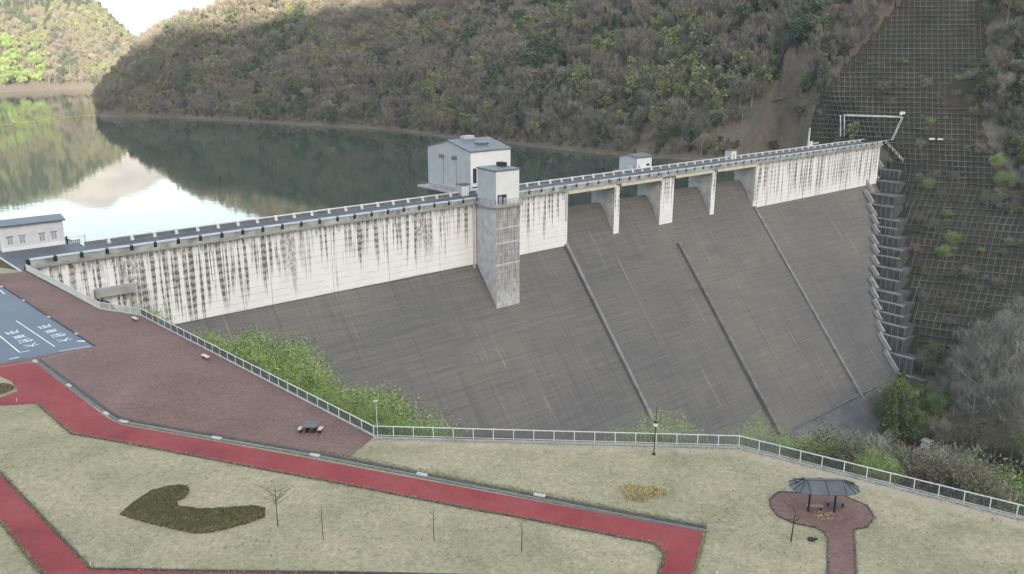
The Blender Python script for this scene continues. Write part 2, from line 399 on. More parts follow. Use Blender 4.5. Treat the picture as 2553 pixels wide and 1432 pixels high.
M['bare'] = mat_leaf('bare_twigs', [S(120, 117, 109), S(130, 125, 115), S(113, 112, 108), S(124, 118, 106), S(139, 135, 127), S(112, 109, 97)])
M['tan'] = mat_leaf('tan_twigs', [S(136, 126, 110), S(126, 116, 102), S(140, 131, 116)])
M['bud'] = mat_leaf('budding_leaves', [S(124, 130, 94), S(134, 140, 98), S(120, 126, 98), S(130, 128, 104)])
M['ever'] = mat_leaf('evergreen_leaves', [S(84, 96, 76), S(94, 106, 82), S(78, 92, 80)])
M['conifer'] = mat_leaf('conifer_needles', [S(72, 90, 66), S(80, 96, 66)])
M['fresh'] = mat_leaf('fresh_spring_leaves', [S(128, 148, 90), S(140, 158, 98), S(118, 140, 92)])
M['olive'] = mat_leaf('olive_brush', [S(118, 118, 90), S(110, 106, 88), S(124, 114, 100), S(102, 112, 82)])
M['bright'] = mat_leaf('bright_spring_leaves', [S(120, 146, 84), S(140, 160, 104), S(112, 138, 86), S(146, 156, 110)])
M['near_twig'] = mat_leaf('pale_grey_twigs', [S(146, 144, 136), S(134, 132, 125), S(150, 144, 132)], 0.3)
M['near_needle'] = mat_leaf('olive_green_sprays', [S(98, 114, 72), S(108, 120, 74), S(88, 104, 70)])
M['tuft'] = mat_leaf('dry_tufts', [S(152, 147, 114), S(140, 138, 106)], 0.3)
M['hedge'] = mat_leaf('hedge_leaves', [S(96, 93, 66), S(102, 98, 70)], 0.25)
M['straw'] = mat_leaf('dry_straw', [S(184, 166, 124), S(196, 180, 140)], 0.3)
M['float_y'] = plain('yellow_float', S(206, 178, 96), 0.5, 0.1, 1.0)
M['cloudmt'] = None

# ------------------------------------------------------------------ land shapes
WATER_Z = -12.0
SHORE = [(-720, 108), (-543, 122), (-521, 160), (-431, 200), (-354, 224), (-289, 246), (-218, 243), (-182, 250), (-132, 252), (-99, 260), (-60, 276), (-10, 283), (60, 283), (200, 296)]
KSL = [(-720, 0.62), (-500, 0.62), (-300, 0.72), (-150, 0.85), (-60, 1.05), (-10, 1.15), (200, 1.15)]
PROF = [(216, -90), (228, -78), (237, -71), (251, -55), (268, -43), (285, -29), (300, -19), (310, -10.5), (319, 0), (388, 80), (600, 330)]
LSH = [Vector((-323, 650)), Vector((-346, 706)), Vector((-602, 1250))]
CAPT = [(-0.60, 20), (-0.47, 34), (-0.437, 40), (-0.40, 47), (-0.338, 60), (-0.28, 80), (-0.15, 150), (0.0, 210), (0.3, 260), (0.9, 280)]
def smin(a, b, k):
    h = clamp(0.5+0.5*(b-a)/k); return lerp(b, a, h)-k*h*(1-h)
def left_bank(s, d):
    """height of the far (left) bank"""
    z = WATER_Z+pl(d, KSL)*(s-pl(d, SHORE))
    if d > -60:
        w0 = smooth(-78, -48, d)
        z0 = pl(s, PROF); sh = 0.0
        for _ in range(2):
            q_ = d-max(0.0, (-16.7-z0)*0.82)-11.0
            sh = 0.62*q_*(1.0 if q_ > 0 else smooth(-12, -3, z0)); z0 = pl(s-sh, PROF)
        z = lerp(z, z0-(0.0 if s > 318 else 1.0), w0)
    p = sdz(s, d)
    if d < -250:
        a, b = LSH[1], LSH[2]; t = b-a
        nrm = Vector((t.y, -t.x)).normalized()
        dl = (Vector((p.x, p.y))-a).dot(nrm)
        z = smin(z, WATER_Z+0.95*dl, 14)
    cap = pl(p.x/max(p.y, 1), CAPT) if p.y > 50 else 280
    far = clamp((p.length-700)/500)
    z = smin(z, cap+far*0, 18)
    w = smooth(-75, -180, d)*clamp((z+11)/10) if d < 0 else 0
    rough = fbm(p.x*0.016, p.y*0.016, 3.1, 4)*9*w + fbm(p.x*0.06, p.y*0.06, 1.7, 3)*1.6*clamp((z+14)/4)*(0.25+0.75*w)
    return z+rough
SH2 = [Vector((-1300, 700)), Vector((-900, 930)), Vector((-700, 1010)), Vector((-632, 1062)), Vector((-618, 1110)), Vector((-585, 1160)), Vector((-470, 1195)), Vector((-250, 1290)), Vector((100, 1400))]
def segdist(p, a, b):
    ab = b-a; t = clamp((p-a).dot(ab)/ab.dot(ab)); return (p-(a+ab*t)).length
def polyline_signed(p, pts):
    """distance to polyline, positive on its left side"""
    best = 1e9; sg = 1
    for a, b in zip(pts, pts[1:]):
        dd = segdist(p, a, b)
        if dd < best-1e-6:
            best = dd; ab = b-a; sg = 1 if ab.x*(p.y-a.y)-ab.y*(p.x-a.x) > 0 else -1
    return best*sg
CAP2 = [(-0.9, 200), (-0.6, 182), (-0.56, 168), (-0.50, 118), (-0.473, 98), (-0.455, 68), (-0.44, 48), (-0.42, 38), (0, 38)]
def far_bank(x, y):
    dl = polyline_signed(Vector((x, y)), SH2)
    z = WATER_Z+0.62*dl
    t = x/y
    z = smin(z, pl(t, CAP2), 22)
    # a lower spur in front on the left
    q = Vector((x+705, y-1075)); 
    z += fbm(x*0.012, y*0.012, 8.0, 4)*10*clamp((z+12)/20)
    return z

# right bank platform: flat park and crest level, falling away outside
PLAT = [Vector((p.x, p.y)) for p in FENCE]+[Vector((140, -20)), Vector((140, -260)), Vector((-600, -260)), Vector((-600, 0))]
for s_, d_ in ((-150, -24), (-9.6, -24), (-9.6, -4.5), (-20.3, -4.5)):
    q = sdz(s_, d_); PLAT.append(Vector((q.x, q.y)))
def inpoly(p, poly):
    c = False; j = len(poly)-1
    for i in range(len(poly)):
        a, b = poly[i], poly[j]
        if (a.y > p.y) != (b.y > p.y) and p.x < (b.x-a.x)*(p.y-a.y)/(b.y-a.y)+a.x: c = not c
        j = i
    return c
def plat_dist(p):
    dd = min(segdist(p, PLAT[i], PLAT[(i+1) % len(PLAT)]) for i in range(len(PLAT)))
    return -dd if inpoly(p, PLAT) else dd
def right_bank(x, y):
    dd = plat_dist(Vector((x, y)))
    if dd <= 0.9: return -0.08
    s, d = to_sd(x, y)
    k = 0.78+(0.22*(1-smooth(30, 60, s))+1.2*(1-smooth(2, 16, s)))*(1 if d > -6 else 0)
    z = -0.08-k*(dd-0.9)
    return z+fbm(x*0.09, y*0.09, 5.0, 3)*1.2*clamp((dd-2)/6)

def grid_mesh(name, us, vs, fn, mat, keep=None, smooth_shade=True):
    verts = []; faces = []
    for u in us:
        for v in vs: verts.append(fn(u, v))
    nv = len(vs)
    for i in range(len(us)-1):
        for j in range(nv-1):
            q = (i*nv+j, (i+1)*nv+j, (i+1)*nv+j+1, i*nv+j+1)
            if keep and not keep([verts[k] for k in q]): continue
            faces.append(q)
    me = bpy.data.meshes.new(name); me.from_pydata(verts, [], faces)
    for m in (mat if isinstance(mat, (list, tuple)) else [mat]): me.materials.append(m)
    if smooth_shade: me.polygons.foreach_set('use_smooth', [True]*len(faces))
    me.update(); return me
def frange(a, b, st):
    n = int(round((b-a)/st)); return [a+(b-a)*i/n for i in range(n+1)]

# left bank terrain; the concrete lattice zone takes the planted-soil material
def in_lattice(d, z):
    return -76 < z < 70 and pl(z, [(-70, 4), (-3, -4), (-2, -44), (37, -30), (60, -24)]) < d < pl(z, [(-70, 56), (-60, 74), (-51, 79), (-22, 54), (-8, 36), (5, 25), (37, 14), (60, 4)])
fn = lambda d, o: (lambda s: tuple(sdz(s, d, max(left_bank(s, d), -77))))(pl(d, SHORE)+o)
ds = frange(-900, -600, 12)[:-1]+frange(-600, -100, 5)[:-1]+frange(-100, -66, 3)[:-1]+frange(-66, 93, 1.5)[:-1]+frange(93, 120, 3)[:-1]+frange(120, 420, 12)
os_ = frange(-75, -20, 5)[:-1]+frange(-20, 110, 1.7)[:-1]+frange(110, 420, 9)
me = grid_mesh('left_bank_hill', ds, os_, fn, [M['hill'], M['lat']])
for p in me.polygons:
    c = p.center; s_, d_ = to_sd(c.x, c.y)
    if in_lattice(d_, c.z): p.material_index = 1
tag(link('left_bank_hill', me), kind='structure')
me = grid_mesh('far_bank_hill', frange(-1500, 150, 12), frange(0, 700, 12),
               lambda x, o: (lambda y: (x, y, far_bank(x, y)))(max(pl(x, [(p.x, p.y) for p in SH2])-40, 0)+o), M['hill'])
tag(link('far_bank_hill', me), kind='structure')
me = grid_mesh('right_bank_ground', frange(-330, 330, 3), frange(-200, 190, 3), lambda x, y: (x, y, max(right_bank(x, y), -76.4)), M['earth'], smooth_shade=False)
tag(link('ground', me), kind='structure')
# wide ground far outside, below everything, to the horizon
tag(MB().box(-9000, 9000, -9000, 12000, -140, -130).build('terrain', M['earth']), kind='structure')

# distant sunlit mountain behind the notch
def far_mt(x, y):
    ridge = pl(x, [(-4200, 700), (-2200, 640), (-1500, 600), (-1150, 520), (-800, 620), (200, 700), (1800, 760)])
    k = clamp(1-abs(y-3400)/1500)
    return -130+(ridge+130)*k*(0.86+0.22*fbm(x*0.002, y*0.0012, 2.0, 5))
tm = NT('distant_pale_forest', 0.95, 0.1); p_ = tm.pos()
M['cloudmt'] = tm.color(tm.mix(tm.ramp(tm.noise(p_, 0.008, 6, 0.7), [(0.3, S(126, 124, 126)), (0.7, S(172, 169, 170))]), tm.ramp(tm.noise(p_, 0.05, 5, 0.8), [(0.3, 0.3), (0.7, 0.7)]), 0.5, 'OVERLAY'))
tag(link('distant_mountain', grid_mesh('distant_mountain', frange(-4200, 2000, 60), frange(1900, 4900, 50), lambda x, y: (x, y, far_mt(x, y)), M['cloudmt'])), kind='structure')
# the right-bank mountain behind the viewpoint, whose shade lies over the dam
def near_mt(x, y):
    k = clamp(1-abs(y+1700)/1250)
    ridge = pl(x, [(-3500, 620), (-1500, 730), (-400, 785), (1200, 800), (3500, 700)])
    return -100+(ridge+100)*k**0.9*(1+0.03*fbm(x*0.004, y*0.0022, 6.0, 4))
tag(link('mountain', grid_mesh('mountain', frange(-3500, 3500, 70), frange(-2950, -450, 50), lambda x, y: (x, y, near_mt(x, y)), M['hill'])), kind='structure')

# reservoir
wp = [sdz(-300, -8.9), sdz(430, -8.9), Vector((900, 1700, 0)), Vector((-1700, 1700, 0)), Vector((-1700, 300, 0)), sdz(-300, -60)]
me = bpy.data.meshes.new('water'); me.from_pydata([(p.x, p.y, WATER_Z) for p in wp], [], [tuple(range(len(wp)))]); me.materials.append(M['water'])
tag(link('water', me), kind='structure')

# thin valley air
hz = bpy.data.materials.new('valley_air'); hz.use_nodes = True
hn = hz.node_tree.nodes; hn.clear()
ho = hn.new('ShaderNodeOutputMaterial'); pv = hn.new('ShaderNodeVolumePrincipled')
pv.inputs['Color'].default_value = (0.93, 0.97, 1.0, 1); pv.inputs['Density'].default_value = 0.00013; pv.inputs['Anisotropy'].default_value = 0.0
hz.node_tree.links.new(pv.outputs[0], ho.inputs['Volume'])
hb_ = MB().box(-5200, 5200, -3600, 5600, -142, 1250).build('haze', hz); tag(hb_, kind='stuff')

# ------------------------------------------------------------------ park surfaces
def sheet(name, px, z, m, kind='structure', thick=None):
    ps = [at(*p) for p in px]
    ar = sum(ps[i].x*ps[i-1].y-ps[i-1].x*ps[i].y for i in range(len(ps)))
    if ar > 0: ps = ps[::-1]
    me = bpy.data.meshes.new(name); me.from_pydata([(p.x, p.y, z) for p in ps], [], [tuple(range(len(ps)))]); me.materials.append(m)
    return tag(link(name, me), kind=kind)
sheet('lawn', [(-700, 560), (60, 676), (249, 773), (352, 789), (932, 1090), (1842, 1115), (2553, 1296), (2880, 1380), (3300, 2200), (-1500, 2200)], -0.04, M['lawn'])
sheet('plaza', [(-500, 640), (0, 683), (62, 678), (249, 772.5), (352, 788.5), (931, 1090), (872, 1139), (540, 1083), (303, 1041), (100, 899), (-300, 960)], 0.0, M['brick'])
sheet('car_park', [(-420, 700), (-420, 1000), (0, 906), (236, 863), (0, 711), (-200, 600)], 0.008, M['asphalt'])
sheet('approach_road', [(-24, 631), (0, 629), (200, 596.5), (200, 622), (64, 648), (58, 676), (0, 643)], 0.012, M['road'])
RED_UP = [(88, 905), (172, 969), (265, 1041), (300, 1059), (540, 1101), (785, 1146), (1050, 1196), (1345, 1251), (1640, 1306), (1757, 1322)]
sheet('red_path', [(-300, 952), (0, 910), (40, 903)]+RED_UP+[(1751, 1351), (1729, 1432), (1690, 1560), (1600, 1560), (1641, 1432), (1656, 1381), (1632, 1356), (1598, 1349),
      (1289, 1289), (1204, 1275), (850, 1206), (661, 1171), (281, 1099), (178, 1082), (92, 1006), (0, 1011), (-300, 1030), (-300, 1010), (0, 992), (45, 975), (28, 950), (0, 938), (-300, 985)], 0.012, M['red'])
sheet('red_path', [(-200, 1000), (0, 1178), (228, 1421), (520, 1426), (850, 1430), (1300, 1440), (1300, 1500), (150, 1500), (105, 1434), (0, 1300), (-200, 1090)], 0.016, M['red'])
PAD = [(1918, 1246), (1941, 1227), (2053, 1231), (2098, 1234), (2163, 1262), (2180, 1291), (2161, 1315), (2129, 1320), (2135, 1432), (2145, 1600), (2058, 1600), (2063, 1432), (2064, 1344), (2059, 1330), (2037, 1316), (1982, 1305), (1941, 1289), (1923, 1266)]
sheet('paved_path', PAD, 0.012, M['brick'])
def strip(name, pxs, w, z0, z1, m, off=0.0, kind='structure'):
    """kerb or channel following ground points"""
    ps = [at(*p) for p in pxs]; mb = MB()
    L = []; R = []
    for i, p in enumerate(ps):
        a = ps[max(0, i-1)]; b = ps[min(len(ps)-1, i+1)]; t = (b-a).normalized(); n = Vector((-t.y, t.x, 0))
        L.append(p+n*(off+w/2)); R.append(p+n*(off-w/2))
    for i in range(len(ps)-1):
        q = [L[i], R[i], R[i+1], L[i+1]]
        mb.add([(p.x, p.y, z0) for p in q]+[(p.x, p.y, z1) for p in q], [(3,2,1,0),(4,5,6,7),(0,1,5,4),(1,2,6,5),(2,3,7,6),(3,0,4,7)])
    return tag(mb.build(name, m), kind=kind)
GUT = [(98, 897), (174, 953), (270, 1024), (303, 1045), (540, 1087), (785, 1129), (1050, 1180), (1345, 1237), (1640, 1293), (1762, 1315)]
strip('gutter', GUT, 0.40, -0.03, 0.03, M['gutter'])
strip('gutter', [(p[0]-3, p[1]+8) for p in GUT], 0.30, -0.03, 0.022, M['kerb_dark'])
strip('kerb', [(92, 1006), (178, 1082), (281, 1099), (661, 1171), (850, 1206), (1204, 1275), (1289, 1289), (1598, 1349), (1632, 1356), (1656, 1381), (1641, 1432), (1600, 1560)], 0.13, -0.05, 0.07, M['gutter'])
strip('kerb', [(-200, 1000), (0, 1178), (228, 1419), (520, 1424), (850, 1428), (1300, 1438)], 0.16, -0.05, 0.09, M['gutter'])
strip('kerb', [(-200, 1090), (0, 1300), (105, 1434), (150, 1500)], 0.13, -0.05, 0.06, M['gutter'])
strip('kerb', [(-200, 600), (0, 711), (236, 863)], 0.2, -0.03, 0.12, M['gutter'])
strip('kerb', [(236, 863), (100, 898), (0, 916), (-200, 950)], 0.16, -0.03, 0.02, M['kerb'])
strip('kerb', [(-60, 606), (0, 644), (52, 677)], 0.3, -0.03, 0.13, M['conc_pale'])
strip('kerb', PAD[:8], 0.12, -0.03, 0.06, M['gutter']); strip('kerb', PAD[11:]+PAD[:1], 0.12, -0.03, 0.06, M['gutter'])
strip('kerb', [(2129, 1320), (2135, 1432), (2145, 1600)], 0.12, -0.03, 0.06, M['gutter'])
strip('kerb', [(1757, 1322), (1751, 1351), (1729, 1432), (1690, 1560)], 0.1, -0.05, 0.05, M['kerb'])
strip('kerb', [(p[0], p[1]+3) for p in FENCE_PX[3:]], 0.35, -0.05, 0.06, M['conc'], off=-0.05)
strip('kerb', [(p[0], p[1]) for p in FENCE_PX[:4]], 0.3, -0.05, 0.10, M['conc'], off=0.05)
# dry bare strip along the fence
# drain covers along the red path and the car park: slab with a slotted grate
def drain(px, py, ang, L, W, label, group):
    e = empty('drain_cover', at(px, py), ang, label, 'drain cover', group)
    MB().box(-L/2, L/2, -W/2, W/2, 0.0, 0.16).build('slab', M['conc_pale'], e)
    g = MB()
    for k in range(5): g.box(-L*0.35+k*L*0.16, -L*0.35+k*L*0.16+0.04, -W*0.3, W*0.3, 0.161, 0.165)
    g.build('grate', M['dark'], e)
WHICH = ['at the car park end of the red path', 'second from the car park along the red path', 'just above the bend of the red path', 'just past the bend of the red path',
         'below the plaza, first after the bend', 'below the picnic table beside the red path', 'beside the red path under the corner of the upper lawn', 'far along the red path below the straw patch']
for k, (x, y) in enumerate([(88, 902), (172, 963), (265, 1033), (308, 1053), (540, 1094), (785, 1137), (1052, 1185), (1345, 1237)]):
    t = at(GUT[min(k+1, 9)][0], GUT[min(k+1, 9)][1])-at(GUT[min(k, 8)][0], GUT[min(k, 8)][1])
    drain(x, y, atan2(t.y, t.x), 1.0 if k > 2 else 0.9, 0.34, 'white concrete drain cover '+WHICH[k], 'drain covers along the red path')
t = at(236, 863)-at(0, 711)
for (x, y, w) in ((4, 716, 'at the left picture edge'), (58, 751, 'second from the left'), (122, 792, 'above the painted bay'), (191, 834, 'next to the plaza corner')):
    drain(x, y, atan2(t.y, t.x), 0.8, 0.3, 'small white drain cover on the car park kerb, '+w, 'drain covers on the car park kerb')

# painted bays and lettering on the car park
def ground_bar(mb, p, q, w, z):
    t = (q-p).normalized(); n = Vector((-t.y, t.x, 0))*w/2
    a = [p+n, p-n, q-n, q+n]
    mb.add([(v.x, v.y, z) for v in a], [(0, 1, 2, 3)])
def marking(pts, w=0.14, z=0.014):
    mb = MB()
    for a, b in zip(pts, pts[1:]): ground_bar(mb, at(*a), at(*b), w, z)
    return tag(mb.build('bay_marking', M['paint'], fix=False), kind='structure')
marking([(-120, 760), (0, 838.5), (49, 879), (74, 875)]); marking([(40, 800), (66, 817.5), (136, 864.5)], 0.12)
marking([(23, 896), (47, 891)], 0.2); marking([(147, 876), (226, 863.5)], 0.12); marking([(0, 724), (12, 734)], 0.12)
GLYPH = {  # strokes on a 10 x 10 square, y up
 'dai': [((0,7),(10,7)), ((5,10),(5,7)), ((5,7),(3.6,3.5)), ((3.6,3.5),(0.5,0)), ((5,7),(6.4,3.5)), ((6.4,3.5),(9.6,0))],
 'kata': [((0.5,9.3),(6,9.3)), ((0,7),(6.2,7)), ((2,9.3),(1.6,6.5)), ((1.6,6.5),(0.2,4.8)), ((4.4,9.6),(4.4,4.8)), ((7.2,9),(7.2,6)), ((9.4,9.8),(9.4,5)), ((1.5,2.6),(8.5,2.6)), ((5,4.6),(5,0.2)), ((0.3,0.2),(9.7,0.2))],
 'kuruma': [((0.6,9),(9.4,9)), ((2,7.4),(8,7.4)), ((2,5.3),(8,5.3)), ((2,3.3),(8,3.3)), ((2,7.4),(2,3.3)), ((8,7.4),(8,3.3)), ((0.2,1.6),(9.8,1.6)), ((5,10),(5,0))],
 'you': [((1.6,9.6),(9,9.6)), ((1.6,6.6),(9,6.6)), ((1.6,3.6),(9,3.6)), ((1.6,9.6),(1.6,3.6)), ((1.6,3.6),(0.2,0)), ((9,9.6),(9,0)), ((5.2,9.6),(5.2,0))]}
def lettering(cs):
    mb = MB()
    dirv = (at(*cs[0])-at(*cs[-1])).normalized(); side = Vector((dirv.y, -dirv.x, 0))
    for (px, py), g in zip(cs, ('dai', 'kata', 'kuruma', 'you')):
        c = at(px, py)
        for a, b in GLYPH[g]:
            P = [c+side*(q[0]-5)*0.17+dirv*(q[1]-5)*0.145 for q in (a, b)]
            ground_bar(mb, P[0], P[1], 0.12, 0.0145)
    tag(mb.build('bay_lettering', M['paint'], fix=False), kind='structure')
lettering([(78, 861), (63.7, 850), (48, 840), (31, 829)]); lettering([(160.6, 848), (145, 836.5), (127, 826), (111.7, 814.5)])
w_ = empty('wheel_stop', at(202, 852), atan2(t.y, t.x)+0.9, 'white wheel stop at the plaza corner of the car park', 'wheel stop')
MB().add([(-.5,-.09,0),(.5,-.09,0),(.5,.09,0),(-.5,.09,0),(-.46,-.05,.12),(.46,-.05,.12),(.46,.05,.12),(-.46,.05,.12)], [(4,5,6,7),(0,1,5,4),(1,2,6,5),(2,3,7,6),(3,0,4,7)]).build('block', M['paint'], w_)

# ------------------------------------------------------------------ the dam
dam = empty('concrete_dam', A0, ROT, 'long grey concrete gravity dam with stained white upper wall and spillway across the valley', 'dam')
ZW, SLP = -16.7, 0.82             # foot of the vertical wall; run per metre of drop
ZT = -73.0
dT = (ZW-ZT)*SLP
def face_d(z): return (ZW-z)*SLP
# profile edges run in (-d, z)
def block_profile(zbot):
    return [(8.5, -0.9), (0.0, -0.9), (0.0, ZW), (0.35, ZW-0.15), (-face_d(ZT), ZT), (-face_d(ZT)-3.6, ZT-8.0), (8.5, ZT-8.0)], [0, 0, 1, 1, 1, 1, 1]
def spill_profile():
    pr = [(8.5, -9.0), (7.9, -7.8), (6.9, -7.2), (5.8, -7.4), (4.6, -8.6), (3.0, -11.0)]
    pr += [(0.9, -14.9), (-face_d(ZT), ZT), (-face_d(ZT)-3.6, ZT-8.0), (8.5, ZT-8.0)]
    return pr, [1]*len(pr)
joints = [-22, -4, 11, 26, 41, 56, 71, 86, 101, 115.4, 130.5, 146, 161, 176, 191, 206.6, 221, 236, 251, 266, 281, 296]
for a, b in zip(joints, joints[1:]):
    sp = 115 < a < 206
    pr, ms = spill_profile() if sp else block_profile(0)
    # the foot of each end block is stepped: clip the block's depth where rock is higher
    mb = MB().extr_x(pr, a+0.03, b-0.03, ms, 1)
    mb.build('dam_block', [M['wall'], M['face']], dam)
# joint filler behind the gaps
MB().extr_x([(7.9, -1.2), (0.35, -1.2), (0.9, ZW), (-face_d(ZT)+1.2, ZT), (7.9, ZT-8)], -21.8, 115.2).extr_x([(7.9, -1.2), (0.35, -1.2), (0.9, ZW), (-face_d(ZT)+1.2, ZT), (7.9, ZT-8)], 206.8, 295.8).build('joint_filler', M['conc_dark'], dam)
MB().extr_x([(7.0, -9.6), (4.2, -11.4), (1.9, -15.2), (-face_d(ZT)+1.2, ZT), (7.0, ZT-8)], 115.6, 206.3).build('joint_filler', M['conc_dark'], dam)
# piers
def pier(s0, s1, m=None):
    n = 8; v = []
    prof = [(-0.0, -1.35), (-0.0, ZW+0.5), (4.0, -11.0), (7.0, -9.0), (9.6, -9.0), (9.6, -1.35)]
    mb = MB().extr_x(prof, s0, s1, [1, 0, 0, 0, 0, 0], 0)
    return mb.build('pier', [M['pier_side'], M['wall']], dam)
for a, b in ((134.9, 137.2), (156.0, 162.4), (182.0, 184.2)): pier(a, b)
# training walls beside the spillway, dividing wall down the middle
def slope_wall(name, s0, s1, dtop, dbot, h, m):
    z0 = ZW-dtop/SLP; z1 = ZW-dbot/SLP
    n = Vector((0, -1, SLP)).normalized()   # outward of the face in local (y, z)
    P = [(-dtop, z0), (-dbot, z1)]
    v = []
    for s in (s0, s1):
        for (y, z) in P:
            v.append((s, y, z)); v.append((s, y+n.y*h, z+n.z*h))
    return MB().add(v, [(0,1,3,2),(4,6,7,5),(0,4,5,1),(2,3,7,6),(1,5,7,3),(0,2,6,4)]).build(name, m, dam)
slope_wall('training_wall', 114.7, 115.6, -0.2, dT-0.5, 0.75, M['conc_mid'])
slope_wall('training_wall', 206.6, 207.7, -0.2, dT+3, 1.0, M['conc_mid'])
slope_wall('training_wall', 159.2, 160.4, 4.4, dT, 1.4, M['conc_dark'])  # dark tone puts the shading of the wall's visible side into its colour
MB().extr_x([(0.02, -1.35), (0.02, ZW), (8.4, -9.0), (8.4, -1.35)], 206.4, 206.58, [1, 0, 0, 0], 0).build('side_wall', [M['pier_side'], M['wall']], dam)
MB().extr_x([(0.02, -1.35), (0.02, ZW), (8.4, -9.0), (8.4, -1.35)], 115.42, 115.6, [1, 0, 0, 0], 0).build('side_wall', [M['pier_side'], M['wall']], dam)
MB().box(206.65, 207.3, -0.3, 0.3, -14.0, -1.0).build('corner_pipe', M['cream'], dam)
MB().box(114.75, 115.2, -0.35, 0.3, -9.5, -1.0).build('corner_pipe', M['conc_pale'], dam)
# toe apron below the horizontal break
MB().extr_x([(-dT-0.1, ZT-0.05), (-dT-0.9, ZT-0.35), (-dT-14, ZT-7.5), (-dT-14, ZT-9), (-dT, ZT-9)], 120, 240).build('toe_apron', M['apron'], dam)
MB().box(118, 242, -dT-0.9, -dT-0.0, ZT-0.3, ZT+0.25).build('toe_coping', M['conc_dark'], dam)
# crest road deck, spillway girders
MB().box(-20, 297, -0.55, 9.0, -0.9, -0.02, 0).build('crest_deck', M['conc'], dam)
MB().box(-20, 297, -0.05, 8.3, -0.018, 0.0, 0).build('crest_road', M['road'], dam)
for a, b in ((115.4, 134.9), (137.2, 156.0), (162.4, 182.0), (184.2, 206.4)):
    g = MB().box(a+.02, b-.02, -0.6, -0.1, -1.75, -0.92)
    g.box(a+.02, b-.02, 2.4, 2.8, -1.75, -0.92).box(a+.02, b-.02, 5.2, 5.6, -1.75, -0.92)
    g.build('bridge_girder', M['cream'], dam)
# parapets
dp = MB(); up_ = MB()
PSP = 4.45
ns = int((293+11)/PSP)+2
down = MB().box(-19.8, 296, -0.62, -0.40, -0.6, 0.72).build('downstream_parapet', M['parapet_face'], dam)
upst = MB().box(-8, 296, 8.75, 8.95, -0.6, 0.85).build('upstream_parapet', M['parapet_shaded'], dam)
post_me = None; cor_me = None; cop_me = None; but_me = None
def shared(cache, name, builder, mats, parent, loc):
    if name not in cache:
        cache[name] = builder().mesh(name, mats)
    return link(name, cache[name], parent, loc)
CA = {}
for k in range(ns+1):
    s = -19.7+k*PSP
    # coping pieces with gaps, filled by dark blocks standing for the openings
    shared(CA, 'coping', lambda: MB().box(0.3, PSP-0.3, -0.82, -0.26, 0.72, 1.02), M['coping'], down, (s, 0, 0))
    shared(CA, 'gap_block', lambda: MB().box(-0.34, 0.34, -0.68, -0.34, -0.1, 0.88), M['dark'], down, (s, 0, 0))
    if not (115 < s < 206):
        shared(CA, 'corbel', lambda: MB().add([(-.14,-0.63,-0.78),(.14,-0.63,-0.78),(.14,-0.02,-0.78),(-.14,-0.02,-0.78),(-.14,-0.40,-1.0),(.14,-0.40,-1.0),(.14,-0.02,-2.6),(-.14,-0.02,-2.6)],
               [(0,1,2,3),(7,6,5,4),(0,4,5,1),(1,5,6,2),(2,6,7,3),(3,7,4,0)]), M['post'], down, (s+0.5, 0, 0))
    if s < -8.5: continue
    shared(CA, 'upstream_coping', lambda: MB().box(0.02, PSP-0.02, 8.62, 9.05, 0.85, 1.08), M['post'], upst, (s+2.8, 0, 0))
    shared(CA, 'buttress', lambda: MB().add([(-.3,8.75,1.2),(.3,8.75,1.2),(.3,8.75,0.02),(-.3,8.75,0.02),(-.16,8.45,1.0),(.16,8.45,1.0),(.34,8.2,0.02),(-.34,8.2,0.02)],
               [(0,1,5,4),(4,5,6,7),(0,4,7,3),(1,2,6,5),(0,3,2,1)]), M['post'], upst, (s+2.8, 0, 0))
# a walkway ledge on the wall near the right bank
MB().box(-9.5, -2.2, -1.4, -0.02, -8.2, -6.6).build('inspection_ledge', M['conc'], dam)

# ------------------------------------------------------------------ buildings on the crest
def house(name, s0, s1, d0, d1, h, label, cat, gable=0.0, wm=None, sm=None, over=0.35, z0=0.0):
    """walls along s0..s1, d0 (upstream) .. d1 (downstream), ridge along s"""
    e = empty(name, sdz((s0+s1)/2, d1, z0), ROT, label, cat)
    w = (s1-s0)/2; dp_ = d1-d0
    wm = wm or M['white']; sm = sm or M['greyclad']
    v = [(-w,0,0),(w,0,0),(w,dp_,0),(-w,dp_,0),(-w,0,h),(w,0,h),(w,dp_,h),(-w,dp_,h),(-w,dp_/2,h+gable),(w,dp_/2,h+gable)]
    MB().add(v, [(0,1,5,4),(2,3,7,6)], 0).add(v, [(1,2,6,9,5),(3,0,4,8,7),(4,5,9,8),(6,7,8,9)], 1).build('wall', [wm, sm], e)
    o = over; t = 0.25; hh = h+0.02
    sl_ = gable/(dp_/2)
    for sg in (0, 1):
        y0, y1 = (-o, dp_/2) if sg == 0 else (dp_/2, dp_+o)
        za, zb = (hh-sl_*o, hh+gable) if sg == 0 else (hh+gable, hh-sl_*o)
        vv = [(-w-o,y0,za),(w+o,y0,za),(w+o,y1,zb),(-w-o,y1,zb)]
        MB().add(vv+[(a, b, c+t) for a, b, c in vv], [(3,2,1,0),(4,5,6,7),(0,1,5,4),(1,2,6,5),(2,3,7,6),(3,0,4,7)]).build('roof', M['roof'], e)
    return e, w, dp_
gh, w, dpp = house('intake_house', 88.8, 102.8, -30, -10, 11.0, 'large white intake gatehouse with grey gabled roof standing in the water behind the crest', 'building', 2.3, over=0.3)
MB().box(-6.2, -5.0, -0.06, 0.0, 2.6, 6.6).build('slot_window', M['dark'], gh)
MB().box(-w+9.3, -w+12.2, -0.05, 0.0, 0, 3.2).build('shutter_door', M['greyclad'], gh)
MB().box(-6.6, -4.6, -0.08, 0.0, 1.3, 1.6).build('sill', M['dark'], gh)
